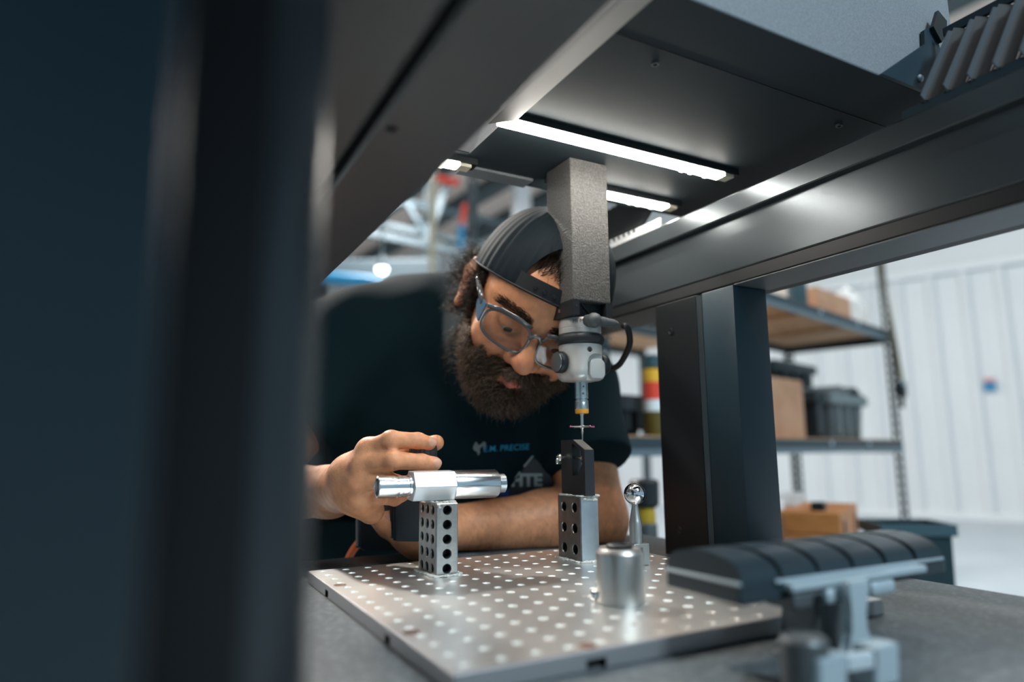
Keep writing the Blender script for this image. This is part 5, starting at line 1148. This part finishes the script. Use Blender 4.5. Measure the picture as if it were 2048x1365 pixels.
for s in (-1, 1):
    sh = [(28.5*cx, 17.5*sy2*(1.0 if sy2 > 0 else 1.12)*(1+.12*cx*s*-1*(1 if sy2 < 0 else 0))) for cx, sy2 in outl]
    pts = [H(*lensp(s, u, v)) for u, v in sh]; bm = BM(); tube(bm, pts+pts[:2], .0018*HS, 8, caps=False); fo = obj('rim', bm, M['gl_frame'], gl, world=True, smooth=True)
    bm = BM(); c0 = bm.verts.new(H(*lensp(s, 0, 0))); ring = [bm.verts.new(H(*lensp(s, u*.5, v*.5))) for u, v in sh]; ring2 = [bm.verts.new(H(*lensp(s, u*.97, v*.97))) for u, v in sh]; n_ = len(sh)
    for k in range(n_): bm.faces.new((c0, ring[k], ring[(k+1) % n_])); bm.faces.new((ring[k], ring2[k], ring2[(k+1) % n_], ring[(k+1) % n_]))
    obj('lens', bm, M['lens'], gl, world=True, smooth=True)
    # brow bar and temple
    bm = BM(); tube(bm, [H(*lensp(s, -s*26, 17.5)), H(*lensp(s, -s*8, 20)), H(*lensp(s, s*14, 20)), H(*lensp(s, s*30, 15))], [.0022, .003, .003, .0034], 8); obj('brow_bar', bm, M['gl_frame'], gl, world=True, smooth=True)
    bm = BM(); prism(bm, [(0, -13), (0, 10), (-16, 9), (-30, 6), (-34, 2), (-30, -4), (-12, -12)], 0, 2.2, 'x')
    e0 = Vector(lensp(s, s*28, 2)); 
    for v in bm.verts: q = v.co.copy(); v.co = H(e0.x+s*(3+q.x-q.y*.18), e0.y+q.z+4, e0.z+q.y-1)
    obj('hinge_shield', bm, M['gl_blue'], gl, world=True)
    bm = BM(); tube(bm, [H(e0.x+s*6, e0.y+8, e0.z-18), H(s*78, 14, -40), H(s*83, 18, -80), H(s*84, 12, -104)], [.0042, .0036, .0032, .0028], 8); obj('temple', bm, M['gl_frame'], gl, world=True, smooth=True)
bm = BM(); tube(bm, [H(*lensp(-1, 27, 4)), H(-3, 4, 20), H(3, 4, 20), H(*lensp(1, -27, 4))], .0030, 8); obj('bridge', bm, M['gl_frame'], gl, world=True, smooth=True)
# ------------------------------------------------------------------ joystick control box in the hands
jb = thing('joystick_box', 'black joystick control box held in both hands behind the valve body', 'controller', Q(848, 1030, .875))
jm = frame(Q(846, 1034, .875), CU, CR)
M['jog'] = mat('jog_plastic', (.016, .021, .024), .42, spec=.45, bump=(900, .15, .0004))
bm = BM(); prism(bm, rrect(.078, .060, .012, 5), -.023, .030, 'z', jm); bmesh.ops.bevel(bm, geom=list(bm.edges), offset=.003, segments=2, affect='EDGES'); obj('case', bm, M['jog'], jb, world=True, auto=40)
jm2 = frame(Q(775, 1046, .925), CU, CR); bm = BM(); prism(bm, rrect(.080, .05, .014, 5), -.030, .022, 'z', jm2); bmesh.ops.bevel(bm, geom=list(bm.edges), offset=.004, segments=2, affect='EDGES'); obj('grip', bm, M['jog'], jb, world=True, auto=40)
kb = Q(848, 984, .86); kt = Q(846, 884, .838); ax = (kt-kb).normalized(); L = (kt-kb).length
bm = BM(); lathe(bm, [(.019, 0), (.016, L*.12), (.017, L*.2), (.012, L*.32), (.0125, L*.4), (.008, L*.5), (.008, L*.66)], 32, frame(kb, ax)); obj('boot', bm, M['rubber'], jb, world=True, auto=60)
bm = BM(); n = 40; prof = [(.008, L*.64), (.0165, L*.68), (.0168, L*.86), (.0150, L*1.0), (.010, L*1.04)]
rings = []
for r, z_ in prof: rings.append([bm.verts.new(frame(kb, ax) @ Vector((r*(1+.035*(i % 2))*math.cos(2*math.pi*i/n), r*(1+.035*(i % 2))*math.sin(2*math.pi*i/n), z_))) for i in range(n)])
for a, b_ in zip(rings[:-1], rings[1:]):
    for i in range(n): bm.faces.new((a[i], a[(i+1) % n], b_[(i+1) % n], b_[i]))
bm.faces.new(rings[-1]); obj('knob', bm, M['rubber'], jb, world=True)
# dark wedge case with white lettering behind the forearm
wc_ = thing('instrument_case', 'dark wedge shaped case with white lettering behind the bent forearm', 'case', P(1060, 985, 1.06))
bm = BM(); fm = frame(P(1052, 990, 1.065), -CF, CR)
def fpx(px, py): return ((px-1052)/FPX*1.065, (990-py)/FPX*1.065)
prism(bm, [fpx(985, 1040), fpx(1112, 1040), fpx(1106, 965), fpx(1082, 912), fpx(1074, 904), fpx(1064, 912), fpx(1010, 975)], -.03, .0, 'z', fm); bmesh.ops.bevel(bm, geom=list(bm.edges), offset=.003, segments=2, affect='EDGES')
obj('shell', bm, mat('case_plastic', (.022, .036, .045), .35), wc_, world=True)
for (a, b_) in (((1066, 912), (1048, 934)), ((1040, 944), (1024, 962))):
    bm = BM(); pa, pb = fpx(*a), fpx(*b_); tube(bm, [fm @ Vector((pa[0], pa[1], .001)), fm @ Vector((pb[0], pb[1], .001))], .0016, 6); obj('edge_mark', bm, M['grey_alu'], wc_, world=True)
me = text_mesh('HTE', .027, bold=.0012); cpx = fpx(1053, 962)
me.transform(fm @ Matrix.Translation((cpx[0], cpx[1], .0006))); bpy.context.view_layer.update(); me.transform(full_mw(wc_).inverted()); link('lettering', me, mat('pale_print', (.36, .46, .48), .5), wc_)
bm = BM(); box(bm, -.045, .03, -.006, .006, 0, .012, .002); bm.transform(frame(P(980, 992, 1.07), CU, CR)); obj('blue_strip', bm, mat('blue_strip', (.01, .06, .30), .5), wc_, world=True)
